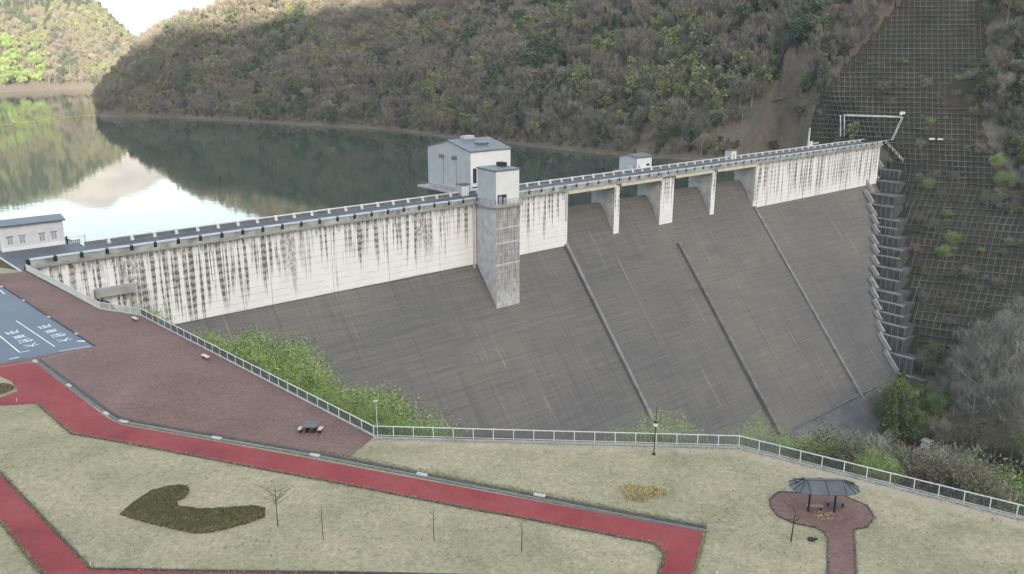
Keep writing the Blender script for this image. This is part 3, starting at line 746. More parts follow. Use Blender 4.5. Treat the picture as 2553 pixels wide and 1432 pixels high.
for y in (6.0, 12.0):
    lv = MB()
    for k in range(5): lv.box(-w-0.07, -w, y, y+2.6, 8.3+k*0.22, 8.42+k*0.22)
    lv.build('louvre', M['slate'], gh)
    MB().box(-w-0.05, -w, y+0.4, y+0.5, 1, 8.2).build('downpipe', M['slate'], gh)
def roof_box(e, x0, x1, y0, y1, z0, z1, m): return MB().box(x0, x1, y0, y1, z0, z1).build('roof_hatch', m, e)
roof_box(gh, -2.2, 1.6, dpp/2-0.9, dpp/2+0.9, 13.0, 14.3, M['greyclad']); roof_box(gh, -1.2, 2.4, 4.0, 6.8, 12.0, 12.75, M['roof'])
MB().box(-w-2.6, w+1.0, -1.0, dpp+2.0, -0.55, -0.03).build('platform_slab', M['conc'], gh)
MB().box(-w-0.5, w, 0.6, dpp, -45, -0.55).build('intake_tower_body', M['conc_dark'], gh)
pr = MB()
for k in range(9): pr.bar((-w-2.4, -0.8+k*2.8, 0), (-w-2.4, -0.8+k*2.8, 1.1), 0.07)
pr.bar((-w-2.4, -0.9, 1.1), (-w-2.4, dpp+1.9, 1.1), 0.08).bar((-w-2.4, -0.9, 0.55), (-w-2.4, dpp+1.9, 0.55), 0.06)
pr.build('platform_railing', M['bal'], gh)

g2, w2, dp2 = house('spillway_gatehouse', 154.6, 161.7, -16.6, -9.1, 4.3, 'small white gatehouse with dark roof above the middle spillway pier', 'building', 0.7, over=0.3)
MB().box(1.0, 2.0, -0.45, 0.0, 1.6, 2.2).build('air_unit', M['dark'], g2); MB().box(-3.0, -2.0, -0.05, 0, 0, 2.1).build('door', M['greyclad'], g2)
MB().box(-w2-2.6, w2+0.3, 0.2, dp2+0.3, -1.6, -0.1).build('plinth', M['conc'], g2); MB().box(-w2-2.4, -w2-0.8, 1, 4, -0.1, 1.9).build('side_cabinet', M['greyclad'], g2)
b1, w3, dp3 = house('white_booth', 203.6, 206.6, -11.0, -8.2, 2.9, 'tiny white booth on the upstream parapet near the left bank end', 'booth', 0.15, over=0.15)
MB().box(-0.5, 0.5, -0.04, 0, 0, 2.0).build('door', M['greyclad'], b1); MB().box(-5.2, w3+0.3, 0.3, dp3+0.6, -1.2, -0.05).build('plinth', M['conc'], b1)
mb = MB()
for k in range(5): mb.bar((-5.1+k*0.9, 0.4, 0), (-5.1+k*0.9, 0.4, 1.1), 0.06)
mb.bar((-5.1, 0.4, 1.1), (-1.5, 0.4, 1.1), 0.07).build('railing', M['rail'], b1)
c1, w4, dp4 = house('control_kiosk', 83.9, 86.3, -9.8, -7.6, 2.9, 'narrow white kiosk with dark cap between the crest road and the intake gatehouse', 'kiosk', 0.1, over=0.22)
MB().box(-0.6, 0.5, -0.04, 0, 0.1, 2.1).build('door', M['white'], c1)

# lift tower in front of the wall
tw = empty('lift_tower', sdz(86.5, 8.4, 0), ROT, 'tall lift tower with white machine room and streaked concrete shaft against the dam wall', 'tower')
def mat_shaft():
    t = NT('shaft_concrete', 0.9); co = t.coord(); x, y, z = t.sep(co)
    base = t.ramp(t.noise(co, 0.35, 5), [(0.3, G(0.36)), (0.7, G(0.5))])
    ln = t.ramp(t.math('FRACT', t.math('MULTIPLY', z, 1/1.5)), [(0.0, 0.9), (0.12, 0.0), (0.85, 0.0), (1.0, 0.9)])
    st = t.ramp(t.noise(t.comb(t.math('MULTIPLY', t.math('ADD', x, t.math('MULTIPLY', y, 0.25)), 1.6), 0.0, t.math('MULTIPLY', z, 0.25)), 1.0, 4, 0.65), [(0.42, 0.0), (0.66, 0.85)])
    c = t.mix(base, S(150, 144, 134), t.math('MULTIPLY', ln, 0.75)); c = t.mix(c, S(84, 80, 76), t.math('MULTIPLY', st, 0.8))
    pale = t.math('MULTIPLY', t.math('ADD', z, 19.0), -0.14); pale.node.use_clamp = True
    c = t.mix(c, G(0.6), t.math('MULTIPLY', pale, t.ramp(t.noise(co, 0.8, 4), [(0.4, 0.2), (0.6, 0.95)])))
    return t.color(c)
M['shaft'] = mat_shaft()
zf = ZW-8.4/SLP-0.15
v = [(-3.9,0,zf),(3.9,0,zf),(3.9,8.3,ZW+.3),(-3.9,8.3,ZW+.3),(-3.9,0,-0.75),(3.9,0,-0.75),(3.9,8.3,-0.75),(-3.9,8.3,-0.75)]
MB().add(v, [(0,1,5,4)], 0).add(v, [(1,2,6,5),(3,0,4,7),(4,5,6,7),(2,3,7,6),(3,2,1,0)], 1).build('shaft', [M['shaft'], M['pier_side']], tw)
for zz in (-6.3, -10.2, -15.8):
    MB().box(-3.92, 3.92, -0.07, 0.0, zz, zz+0.4).build('band', M['conc_pale'], tw)
MB().box(-4.6, 4.5, -0.7, 9.0, -0.74, 0.05).build('slab', M['conc'], tw)
v = [(-3.8,0.1,.05),(3.8,0.1,.05),(3.8,7.6,.05),(-3.8,7.6,.05),(-3.8,0.1,8.3),(3.8,0.1,8.3),(3.8,7.6,8.5),(-3.8,7.6,8.5)]
MB().add(v, [(0,1,5,4),(2,3,7,6)], 0).add(v, [(1,2,6,5),(3,0,4,7)], 1).add(v, [(4,5,6,7)], 1).build('machine_room', [M['white'], M['greyclad']], tw)
rf = MB().add([(-4.05,-0.15,8.32),(4.05,-0.15,8.32),(4.05,7.8,8.52),(-4.05,7.8,8.52),(-4.05,-0.15,8.6),(4.05,-0.15,8.6),(4.05,7.8,8.8),(-4.05,7.8,8.8)], [(3,2,1,0),(4,5,6,7),(0,1,5,4),(1,2,6,5),(2,3,7,6),(3,0,4,7)]).build('roof', M['roof'], tw)
MB().box(1.6, 3.2, 4.2, 6.6, 8.7, 9.7).build('roof_unit', M['dark'], rf)
MB().box(-3.3, -0.5, -0.02, 0.1, 0.1, 2.4).build('doorway', M['dark'], tw)
MB().box(-3.0, -2.0, -0.05, 0.0, 0.1, 2.0).build('door', M['greyclad'], tw); MB().box(-1.5, -0.7, -0.05, 0.0, 0.1, 1.6).build('door', M['greyclad'], tw)
mb = MB()
for k in range(7): mb.bar((-4.4+k*1.45, -0.6, 0.05), (-4.4+k*1.45, -0.6, 1.1), 0.06)
mb.bar((-4.4, -0.6, 1.1), (4.3, -0.6, 1.1), 0.06).bar((-4.4, -0.6, 0.6), (4.3, -0.6, 0.6), 0.05)
for k in range(5): mb.bar((-4.5, -0.6+k*2.2, 0.05), (-4.5, -0.6+k*2.2, 1.1), 0.06)
mb.bar((-4.5, -0.6, 1.1), (-4.5, 8.4, 1.1), 0.06).build('railing', M['bal'], tw)
MB().box(-4.9, -4.45, 8.0, 8.5, zf+9, -0.9).build('drain_pipe', M['conc_pale'], tw)

# management building at the right bank end
mb_, wb, dpb = house('management_building', -21.4, -10.4, -19.0, -13.2, 4.9, 'long low pale building with four white windows at the near end of the crest', 'building', 0.55, M['pale'], M['pale'], 0.5)
for k, (x0, x1) in enumerate(((-4.5, -3.4), (-2.4, -1.3), (1.0, 2.1), (3.1, 4.2))):
    wd = MB().box(x0, x1, -0.06, 0.0, 1.2, 2.7).build('window', M['white'], mb_)
    for a, b in ((x0+0.1, (x0+x1)/2-0.05), ((x0+x1)/2+0.05, x1-0.1)):
        MB().box(a, b, -0.08, -0.06, 1.3, 2.6).build('pane', M['glass'], wd)
    MB().box(x0-0.1, x1+0.1, -0.2, 0.0, 2.75, 2.85).build('awning', M['slate'], mb_)
MB().box(-wb-0.02, wb+0.02, -0.05, 0.0, 0.0, 0.8).build('plinth', M['white'], mb_)
gt = empty('metal_gate', sdz(-10.2, -13.0, 0), ROT, 'white metal gate between the management building and the crest parapet', 'gate')
mb = MB()
for k in range(9): mb.bar((0.3+k*0.36, 0, 0.1), (0.3+k*0.36, 0, 1.4), 0.05)
mb.bar((0.2, 0, 1.4), (3.3, 0, 1.4), 0.07).bar((0.2, 0, 0.15), (3.3, 0, 0.15), 0.07).build('leaf', M['rail'], gt)
MB().box(-0.05, 0.2, -0.1, 0.1, 0, 1.6).build('post', M['dark'], gt); MB().box(3.3, 3.5, -0.1, 0.1, 0, 1.6).build('post', M['rail'], gt)

# ------------------------------------------------------------------ left bank: stepped abutment, lattice, fittings
STEPS = [(306.3,-7.0,-11.7),(297.3,-10.8,-15.4),(287.5,-14.7,-19.5),(282.7,-18.3,-23.0),(279.1,-23.1,-27.6),(276.6,-26.7,-30.4),(273.4,-30.0,-33.1),(267.9,-33.0,-36.4),(265.0,-36.1,-39.1),
         (260.3,-39.2,-42.3),(255.7,-42.2,-45.5),(250.4,-45.2,-48.8),(247.2,-48.2,-51.7),(244.8,-51.5,-55.0),(241.5,-54.6,-57.7),(238.7,-57.4,-61.0),(236.0,-60.6,-66.3),(233.5,-65.6,-72.0)]
sa = empty('stepped_abutment', sdz(270, 20, -40), ROT, 'stepped concrete abutment descending the left bank beside the dam face', 'abutment')
base = Vector((270, -20, -40))
def loc(s, d, z): return Vector((s, -d, z))-base
for k, (s, zt, zb) in enumerate(STEPS):
    dt, db = face_d(zt)+0.3, face_d(zb)+0.3
    znext = STEPS[k+1][2] if k+1 < len(STEPS) else zb-6
    # sloping wall along the dam face
    up = Vector((0, -1, SLP)).normalized()
    mb = MB(); pa, pb = loc(s, dt, zt), loc(s, db, zb)
    q = [pa, pb, pb+up*1.5, pa+up*1.5]
    mb.add([tuple(p+Vector((-0.4, 0, 0))) for p in q]+[tuple(p+Vector((0.4, 0, 0))) for p in q], [(3,2,1,0),(4,5,6,7),(0,1,5,4),(1,2,6,5),(2,3,7,6),(3,0,4,7)])
    mb.build('guide_wall', M['conc'], sa)
    # bench into the hillside: mass with pale coping
    L = 8.5 + 2.5*((k*37) % 5)/5
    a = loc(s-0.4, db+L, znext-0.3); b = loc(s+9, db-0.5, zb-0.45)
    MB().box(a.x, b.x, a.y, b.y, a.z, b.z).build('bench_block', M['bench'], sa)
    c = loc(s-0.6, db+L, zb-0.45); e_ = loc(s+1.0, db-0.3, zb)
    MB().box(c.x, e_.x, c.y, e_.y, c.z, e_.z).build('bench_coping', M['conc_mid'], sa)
    for j in range(5):
        y = lerp(a.y+0.3, b.y-1.0, j/4); MB().box(a.x-0.14, a.x, y-0.12, y+0.12, a.z, b.z).build('bench_rib', M['conc_mid'], sa)
# lattice of concrete beams over the slope
lt = empty('slope_lattice', sdz(300, 10, 0), ROT, 'grid of concrete beams holding the planted slope at the left bank end of the dam', 'retaining lattice')
def lat_pt(d, z, off=0.0):
    lo, hi = 200.0, 480.0
    for _ in range(22):
        mid = (lo+hi)/2
        if left_bank(mid, d) < z: lo = mid
        else: hi = mid
    return Vector((lo-off*0.75, -d, z+off*0.65))
lb = Vector((300, -10, 0))
CELL = 2.05
def ribbon(pts, w, name):
    mb = MB()
    for a, b in zip(pts, pts[1:]): mb.bar(a-lb, b-lb, w, 0.5, 0, Vector((-0.75, 0, 0.65)))
    return mb.build(name, M['beam'], lt, fix=False)
def runs(vals, test):
    out = []; cur = []
    for v in vals:
        if test(v): cur.append(v)
        else:
            if len(cur) > 1: out.append(cur)
            cur = []
    if len(cur) > 1: out.append(cur)
    return out
def lat_ok(d, z):
    if not in_lattice(d, z): return False
    if d > 0 and z < 0:      # stay clear of the dam body and benches
        if d < face_d(z)+8: return False
    if mn.noise(Vector((d*0.035, z*0.05, 4.0))) > 0.52: return False   # bushes have swallowed the frame here
    return True
z = -73.0
while z < 76:
    for r in runs(frange(-60, 90, 4.0), lambda d: lat_ok(d, z)):
        ribbon([lat_pt(d, z, 0.3) for d in r], 0.36, 'beam')
    z += CELL*(1.0 if z > -8 else 1.0)
d = -75.0
while d < 118:
    dz = lambda zz: d-0.41*zz
    for r in runs(frange(-73, 76, 4.0), lambda zz: lat_ok(dz(zz), zz)):
        ribbon([lat_pt(dz(zz), zz, 0.24) for zz in r], 0.22, 'rib')
    d += CELL
# berm railing, floodlights, cabinets near the end of the crest
def on_left(px, py, z): return at(px, py, z)
def left_hit(px, py):
    """first point of the left bank under a picture position"""
    u = (px-CX)/F_PX; v = (py-CY)/F_PX; r = Vector((u, CT-v*ST, -(ST+v*CT)))
    t = 250.0
    while t < 1500:
        p = Vector((0, 0, CAMH))+r*t; s, d = to_sd(p.x, p.y)
        if p.z < left_bank(s, d): return p
        t += 1.0
    return None
P1, P2, P3 = left_hit(2107, 292), left_hit(2250, 297), left_hit(2107, 345)
if P1 and P2 and P3:
    br = empty('berm_walkway', P1, 0, 'pale railed walkway and stair on the lattice slope above the crest end', 'walkway')
    q = [p-P1 for p in (P1, P2, P3)]
    lift = Vector((-0.8, -0.9, 0.9))
    mb = MB(); row = [left_hit(lerp(2107, 2250, k/12), lerp(292, 297, k/12)) for k in range(13)]
    row = [p-P1+lift for p in row if p]
    for a, b in zip(row, row[1:]):
        if (b-a).length < 9: mb.bar(a, b, 0.5, 0.8)
    mb.build('berm_beam', M['coping'], br)
    col_ = [left_hit(2107, lerp(292, 345, k/8)) for k in range(9)]; mb = MB()
    for off in (0.0, -1.7):
        cc = [p-P1+lift+Vector((off, 0, 0)) for p in col_ if p]
        for a, b in zip(cc, cc[1:]): mb.bar(a, b, 0.4, 0.5)
    mb.build('stair_rail', M['coping'], br)
    fl = empty('floodlight', P2+lift, 0.6, 'pair of white floodlight boxes at the upper end of the berm walkway', 'floodlight')
    MB().bar((0, 0, -0.5), (0, 0, 1.4), 0.15).build('mast', M['bal'], fl)
    MB().box(-1.5, -0.3, -0.3, 0.3, 0.9, 2.3).build('lamp_housing', M['white'], fl); MB().box(0.4, 1.7, -0.3, 0.3, 1.1, 2.2).build('lamp_housing', M['white'], fl)
P4 = left_hit(2225, 352)
if P4:
    sr = empty('slope_ladder', P4, 0, 'thin pale ladder climbing the lattice from the crest end to the floodlights', 'ladder')
    a = Vector((-0.8, -0.9, 0.9)); b = P2-P4+a
    mb = MB().bar(a, b, 0.16).bar(a+Vector((0.6, 0, 0)), b+Vector((0.6, 0, 0)), 0.16)
    for k in range(18): mb.bar(lerp(a, b, k/18), lerp(a, b, k/18)+Vector((0.6, 0, 0)), 0.1)
    mb.build('rail_and_rungs', M['coping'], sr)
cb = empty('instrument_cabinet', sdz(262, -10.5, 0.2), ROT, 'small white instrument cabinet on a grey platform beside the upstream parapet', 'cabinet')
MB().box(-6, 6, 0.4, 3.2, -1.2, 0.0).build('platform', M['conc'], cb); MB().box(-1.2, 0.2, 0.8, 1.8, 0, 2.2).build('cabinet_body', M['white'], cb)
MB().box(-1.3, 0.3, 0.7, 1.9, 2.2, 2.4).build('cabinet_roof', M['dark'], cb); MB().box(0.8, 5, 0.9, 1.2, 0.9, 1.5).build('pipe_run', M['greyclad'], cb)
MB().bar((-2.6, 1, 0), (-2.6, 1, 7.5), 0.5).build('standpipe', M['coping'], cb)
P5 = left_hit(2335, 356)
if P5:
    gr = empty('guard_rail', P5+Vector((-1, -1, 1.0)), -0.3, 'two short white guard rails on the lattice bench beyond the crest end', 'guard rail')
    for x in (-2.6, 0.7): MB().box(x, x+2.2, -0.1, 0.1, 0.2, 1.0).build('rail_panel', M['white'], gr)
    MB().box(-2.6, -2.45, -.1, .1, -1.2, 0.2).box(2.75, 2.9, -.1, .1, -1.2, 0.2).build('support', M['bal'], gr)
# guard rail ladder frame at crest end
ce = empty('end_railing', sdz(297, 1.0, 0), ROT, 'white pipe railing zigzagging down where the crest meets the left bank', 'railing')
mb = MB()
for k in range(6):
    mb.bar((0.5+k*1.6, -0.2-k*0.9, -k*1.6), (0.5+k*1.6, -0.2-k*0.9, 1.4-k*1.6), 0.16)
    if k: mb.bar((0.5+(k-1)*1.6, -0.2-(k-1)*0.9, 1.4-(k-1)*1.6), (0.5+k*1.6, -0.2-k*0.9, 1.4-k*1.6), 0.14).bar((0.5+(k-1)*1.6, -0.2-(k-1)*0.9, 0.6-(k-1)*1.6), (0.5+k*1.6, -0.2-k*0.9, 0.6-k*1.6), 0.12)
mb.bar((-6, -0.3, 1.3), (7, -0.3, 1.3), 0.15).build('railing_frame', M['rail'], ce)

for pts in ([(1850, 290), (1885, 276), (1915, 252), (1950, 246), (1988, 240)], [(2000, 236), (1985, 280), (1955, 318)]):
    hp_ = [left_hit(*q) for q in pts]
    if all(hp_):
        mb = MB()
        for a, b in zip(hp_, hp_[1:]): mb.bar(a+Vector((0, 0, .2)), b+Vector((0, 0, .2)), 1.1, 0.5)
        tag(mb.build('drain_channel', M['conc_dark']), kind='structure')
# ------------------------------------------------------------------ floating boom on the reservoir
BP = [(-60, 322), (0, 314), (50, 306.5), (92, 303), (151, 295.6), (184, 291), (209.5, 288.5), (240, 289), (263, 290.6), (288, 288), (318, 289), (352, 289), (378, 288)]
bpts = [at(x, y, WATER_Z) for x, y in BP]
boom = empty('floating_boom', bpts[6], 0, 'string of small yellow floats stretched across the reservoir', 'floating boom')
fm = MB()
N_ = 8
for i in range(N_):
    pass
fm.tube((-1.0, 0, 0.15), (1.0, 0, 0.15), 0.45, 0.45, 8)
fme = fm.mesh('float', M['float_y'])
acc = 0.0; cab = MB()
for a, b in zip(bpts, bpts[1:]):
    L = (b-a).length; dr = (b-a).normalized(); x = acc
    cab.bar(a-bpts[6]+Vector((0, 0, .1)), b-bpts[6]+Vector((0, 0, .1)), 0.07)
    while x < L:
        f_ = link('float', fme, boom, a+dr*x-bpts[6]); f_.rotation_euler = (0, 0, atan2(dr.y, dr.x)); x += 4.6
    acc = x-L
cab.build('cable', M['float_y'], boom)

# ------------------------------------------------------------------ fence along the edge of the park
FLAB = ['pale slatted metal fence between the crest end and the plaza corner', 'short pale metal fence across the plaza corner', 'long white railed metal fence along the plaza edge',
        'white railed metal fence behind the upper lawn facing the spillway', 'white railed metal fence behind the shelter on the right']
bal_me = MB().box(-0.021, 0.021, -0.011, 0.011, 0.14, 1.06).mesh('baluster', M['bal'])
post_me = MB().box(-0.045, 0.045, -0.045, 0.045, -0.06, 1.15).mesh('post', M['rail'])
n_bal = 0
for k in range(5):
    a, b = FENCE[k], FENCE[k+1]
    if k == 4: b = FENCE[6]
    L = (b-a).length; ang = atan2(b.y-a.y, b.x-a.x)
    f = empty('metal_fence', a, ang, FLAB[k], 'fence', 'fence around the park edge')
    n = max(2, int(round(L/2.0))); st = L/n
    for i in range(n+1):
        if i == n and k < 4: break
        link('post', post_me, f, (i*st, 0, 0))
    MB().box(0, L, -0.035, 0.035, 1.06, 1.14).build('top_rail', M['rail'], f)
    MB().box(0, L, -0.025, 0.025, 0.10, 0.16).build('bottom_rail', M['rail'], f)
    step = 0.125
    if k == 4:
        for i in range(n):
            for j in range(1, int(st/step)+1):
                x = i*st+j*st/(int(st/step)+1)
                if n_bal < 300: link('baluster', bal_me, f, (x, 0, 0)); n_bal += 1
    else:
        bm_ = MB()
        for i in range(n):
            m_ = int(st/step)
            for j in range(1, m_+1):
                x = i*st+j*st/(m_+1); bm_.box(x-0.021, x+0.021, -0.011, 0.011, 0.14, 1.06)
        tag(bm_.build('baluster', M['bal'] if k > 1 else M['rail'], f, fix=False), kind='stuff')

# ------------------------------------------------------------------ park furniture
def bench(px, py, ang, label):
    e = empty('bench', at(px, py), ang, label, 'bench', 'benches on the plaza')
    for y in (-0.17, 0.0, 0.17): MB().box(-0.8, 0.8, y-0.075, y+0.075, 0.38, 0.43).build('plank', M['wood_pale'], e)
    for x in (-0.55, 0.55): MB().box(x-0.07, x+0.07, -0.2, 0.2, 0.0, 0.38).build('leg', M['slate'], e)
fa = FENCE[3]-FENCE[2]; fang = atan2(fa.y, fa.x)
bench(337, 800, fang, 'pale wooden bench near the plaza corner of the fence'); bench(513, 895, fang, 'pale wooden bench halfway along the plaza fence')
pt = empty('picnic_table', at(775, 1077), -0.08, 'grey slab picnic table with two pale bench seats on the plaza', 'picnic table')
MB().box(-0.72, 0.72, -0.55, 0.95, 0.68, 0.76).build('tabletop', M['slate'], pt)
MB().box(-0.45, -0.3, -0.3, 0.7, 0, 0.68).build('leg', M['dark'], pt); MB().box(0.3, 0.45, -0.3, 0.7, 0, 0.68).build('leg', M['dark'], pt)
MB().box(-1.2, -0.82, -0.5, 0.3, 0.38, 0.45).build('seat', M['wood_pale'], pt); MB().box(0.82, 1.2, -0.4, 0.4, 0.38, 0.45).build('seat', M['wood_pale'], pt)
for x in (-1.02, 1.0): MB().box(x-0.1, x+0.1, -0.3, 0.2, 0, 0.38).build('seat_leg', M['dark'], pt)

# shelter with a long oval ribbed roof on two posts
sp_ = at(2047, 1276)
sh = empty('park_shelter', sp_, -0.05, 'open park shelter with an oval grey ribbed metal roof on two dark posts', 'shelter')
RX, RY, RL, ZE, ZR = 2.85, 1.45, 1.55, 2.35, 2.95      # half length, half width, half ridge, eave and ridge heights
def oval(t):
    # stadium: straight sides, round ends
    c, s_ = cos(t), sin(t)
    return Vector((RX*math.copysign(abs(c)**0.72, c), RY*math.copysign(abs(s_)**0.72, s_), 0))
NP = 16
for i in range(NP):
    t0, t1 = 2*pi*i/NP, 2*pi*(i+1)/NP
    e0, e1 = oval(t0), oval(t1)
    r0 = Vector((clamp(e0.x, -RL, RL), 0, 0)); r1 = Vector((clamp(e1.x, -RL, RL), 0, 0))
    v = [(e0.x, e0.y, ZE), (e1.x, e1.y, ZE), (r1.x, 0.06 if e1.y > 0 else -0.06, ZR), (r0.x, 0.06 if e0.y > 0 else -0.06, ZR)]
    MB().add(v+[(a, b, c-0.05) for a, b, c in v], [(0,1,2,3),(7,6,5,4),(0,4,5,1),(1,5,6,2),(2,6,7,3),(3,7,4,0)]).build('roof_panel', M['sroof'], sh)
    MB().bar((e0.x, e0.y, ZE+0.02), (r0.x, v[3][1], ZR+0.02), 0.034, 0.05).build('rib', M['dark'], sh)
MB().box(-RL-0.1, RL+0.1, -0.12, 0.12, ZR-0.02, ZR+0.06).build('ridge_cap', M['sroof'], sh)
for x in (-1.05, 1.05):
    MB().tube((x, 0, 0), (x, 0, ZR-0.1), 0.09, 0.09, 8).build('post', M['dark'], sh)
    MB().bar((x, -1.2, ZE-0.02), (x, 1.2, ZE-0.02), 0.08).build('beam', M['dark'], sh)
MB().bar((-2.4, 0, ZR-0.25), (2.4, 0, ZR-0.25), 0.08).build('beam', M['dark'], sh)
sb = empty('shelter_bench', at(2082, 1263), -0.12, 'dark bench under the right half of the park shelter', 'bench')
MB().box(-0.8, 0.8, -0.2, 0.2, 0.38, 0.44).build('seat', M['slate'], sb)
for x in (-0.6, 0.6): MB().box(x-0.05, x+0.05, -0.15, 0.15, 0, 0.38).build('leg', M['dark'], sb)
sb = empty('shelter_bench', at(2030, 1272), -0.05, 'pale low bench under the left half of the park shelter', 'bench')
MB().box(-0.7, 0.7, -0.2, 0.2, 0.36, 0.42).build('seat', M['wood'], sb)
for x in (-0.5, 0.5): MB().box(x-0.05, x+0.05, -0.15, 0.15, 0, 0.36).build('leg', M['dark'], sb)

# lamp post with a white lantern, thin light pole
lp = empty('lamp_post', at(1630, 1133), 0, 'black lamp post with a white lantern in front of the fence', 'lamp post')
MB().tube((0, 0, 0), (0, 0, 0.12), 0.2, 0.14, 8).build('base', M['dark'], lp)
MB().tube((0, 0, 0.1), (0.06, 0, 4.9), 0.055, 0.03, 8).build('pole', M['dark'], lp)
MB().tube((0.03, 0, 2.95), (0.03, 0, 3.3), 0.2, 0.26, 8).build('lantern', M['white'], lp); MB().tube((0.03, 0, 3.3), (0.03, 0, 3.4), 0.27, 0.08, 8).build('lantern_cap', M['dark'], lp)
p2 = empty('light_pole', at(942, 1091), 0, 'slim pale light pole with a short crossbar at the corner of the fence', 'light pole')
MB().tube((0, 0, 0), (-0.02, 0, 3.9), 0.035, 0.03, 8).build('pole', M['rail'], p2); MB().bar((-0.25, 0, 3.92), (0.2, 0, 3.92), 0.09).build('lamp_head', M['rail'], p2)
def marker(px, py, h, label):
    e = empty('marker_post', at(px, py), 0.2, label, 'marker post')
    MB().tube((0, 0, 0), (0, 0, h), 0.04, 0.04, 8).build('shaft', M['white'], e); MB().tube((0, 0, h), (0, 0, h+0.05), 0.05, 0.02, 8).build('cap', M['kerb'], e)
marker(226, 1413, 0.42, 'short white marker post at the corner of the lower lawn'); marker(42, 1001, 0.35, 'short white marker post beside the red path at the left edge')
marker(1786, 1440, 0.6, 'small white bollard at the bottom edge right of the red path')
mh = empty('manhole_cover', at(2022, 1345), 0.2, 'dark round drain lid in the lawn beside the shelter path', 'drain lid')
MB().tube((0, 0, -0.04), (0, 0, 0.05), 0.3, 0.28, 12).build('lid', M['dark'], mh); MB().tube((0.42, -.03, -0.04), (0.42, -.03, 0.04), 0.13, 0.12, 8).build('valve_cap', M['dark'], mh)

# ------------------------------------------------------------------ plants
def card(mb, c, t, w, l, nrm=None, m=0):
    """one leaf or twig blade centred at c along t"""
    t = t.normalized(); n = nrm or Vector((random.gauss(0, 1), random.gauss(0, 1), random.gauss(0, 1)))
    sx = t.cross(n)
    if sx.length < 1e-3: sx = t.orthogonal()
    sx = sx.normalized()*w/2; h = t*l/2
    mb.add([c-h-sx*0.5, c-h+sx*0.5, c+h*0.3+sx, c+h, c+h*0.3-sx], [(0, 1, 2, 3, 4)], m)
def rnd_dir():
    v = Vector((random.gauss(0, 1), random.gauss(0, 1), random.gauss(0, 1))); return v.normalized()
def limbs(mb, h, r, spread, n, trunk_h=0.35, sub=2, thin=1.0):
    """tapered trunk with bending limbs; returns limb end points"""
    ends = []
    top = Vector((random.uniform(-.04, .04)*h, random.uniform(-.04, .04)*h, h*0.8))
    pts = [Vector((0, 0, -0.6)), Vector((0, 0, h*0.2)), top*0.6, top]
    for i in range(3): mb.tube(pts[i], pts[i+1], r*(1-i*0.28), r*(1-(i+1)*0.28), 6, cap=False)
    for k in range(n):
        t = lerp(trunk_h, 0.95, k/max(1, n-1)); p = pts[1].lerp(top, clamp((t-0.2)/0.8))
        a = k*2.4+random.uniform(-.5, .5); L = spread*(1.15-0.6*t)*random.uniform(0.7, 1.15)
        q = p+Vector((cos(a)*L*0.6, sin(a)*L*0.6, L*random.uniform(0.25, 0.5))); q2 = q+Vector((cos(a)*L*0.4, sin(a)*L*0.4, L*random.uniform(0.3, 0.6)))
        rr = r*0.42*(1.1-0.6*t)*thin; mb.tube(p, q, rr, rr*0.65, 5, cap=False); mb.tube(q, q2, rr*0.65, rr*0.25, 4, cap=False)
        ends += [q, q2, q.lerp(q2, 0.5)]
        for j in range(sub):
            d = rnd_dir(); d.z = abs(d.z)*0.8+0.1; e = q.lerp(q2, random.random()); e2 = e+d*L*0.42
            mb.tube(e, e2, rr*0.4, rr*0.12, 3, cap=False); ends.append(e2); ends.append(e.lerp(e2, 0.6))
    ends.append(top)
    return ends
def proto(kind, seed, h, spread, ncard, lw, ll, far=True):
    """meshes (trunk, crown) of one tree kind"""
    random.seed(seed)
    tb = MB(); cb_ = MB()
    if kind == 'conifer':
        tb.tube((0, 0, -0.6), (0, 0, h*0.95), h*0.016, h*0.004, 6, cap=False)
        for i in range(ncard):
            t = random.random()**0.8; z = h*(0.12+0.88*t); R = spread*(1.02-t)*random.uniform(0.35, 1.0)+0.1; a = random.uniform(0, 2*pi)
            lay = 0.5+0.5*sin(z*5.5/h*6); R *= 0.75+0.35*lay
            c = Vector((cos(a)*R, sin(a)*R, z-R*0.22)); card(cb_, c, Vector((cos(a), sin(a), -0.35+random.uniform(-.3, .3))), lw, ll)
    else:
        ends = limbs(tb, h, h*0.02+0.04, spread, 9 if far else 13, 0.1 if kind == 'shrub' else 0.3 if far else 0.14, 2 if far else 4)
        clumps = [(e, random.uniform(0.7, 1.3)) for e in ends]
        for i in range(ncard):
            c, sc = random.choice(clumps)
            if kind in ('bare', 'tan'):
                d = (c-Vector((0, 0, h*0.3))).normalized()*0.7+rnd_dir()*0.8; d.z += 0.55
                p = c+rnd_dir()*spread*0.26*sc*random.random()**0.5
                card(cb_, p, d, lw*random.uniform(0.6, 1.3), ll*random.uniform(0.7, 1.3))
            else:
                p = c+rnd_dir()*spread*0.30*sc*random.random()**0.4
                card(cb_, p, rnd_dir(), lw*random.uniform(0.7, 1.3), ll*random.uniform(0.7, 1.3))
    return tb, cb_
PROTO = {}
def add_proto(key, kind, leafm, barkm, seeds, h, spread, n, lw, ll, far=True):
    L = []
    for sd_ in seeds:
        random.seed(sd_*13+5); hh = h*random.uniform(0.9, 1.12)
        tb, cb_ = proto(kind, sd_, hh, spread*random.uniform(0.9, 1.15), n, lw, ll, far)
        L.append((tb.mesh(key+'_trunk', barkm), cb_.mesh(key+'_crown', leafm)))
    PROTO[key] = L
add_proto('bare_tree', 'bare', M['bare'], M['bark'], (1, 2, 3, 4, 5), 15.0, 5.2, 1150, 0.13, 2.0)
add_proto('tan_tree', 'tan', M['tan'], M['bark'], (11, 12), 12.0, 4.8, 1000, 0.15, 1.7)
add_proto('budding_tree', 'leaf', M['bud'], M['bark'], (21, 22, 23), 13.0, 4.2, 900, 0.5, 0.75)
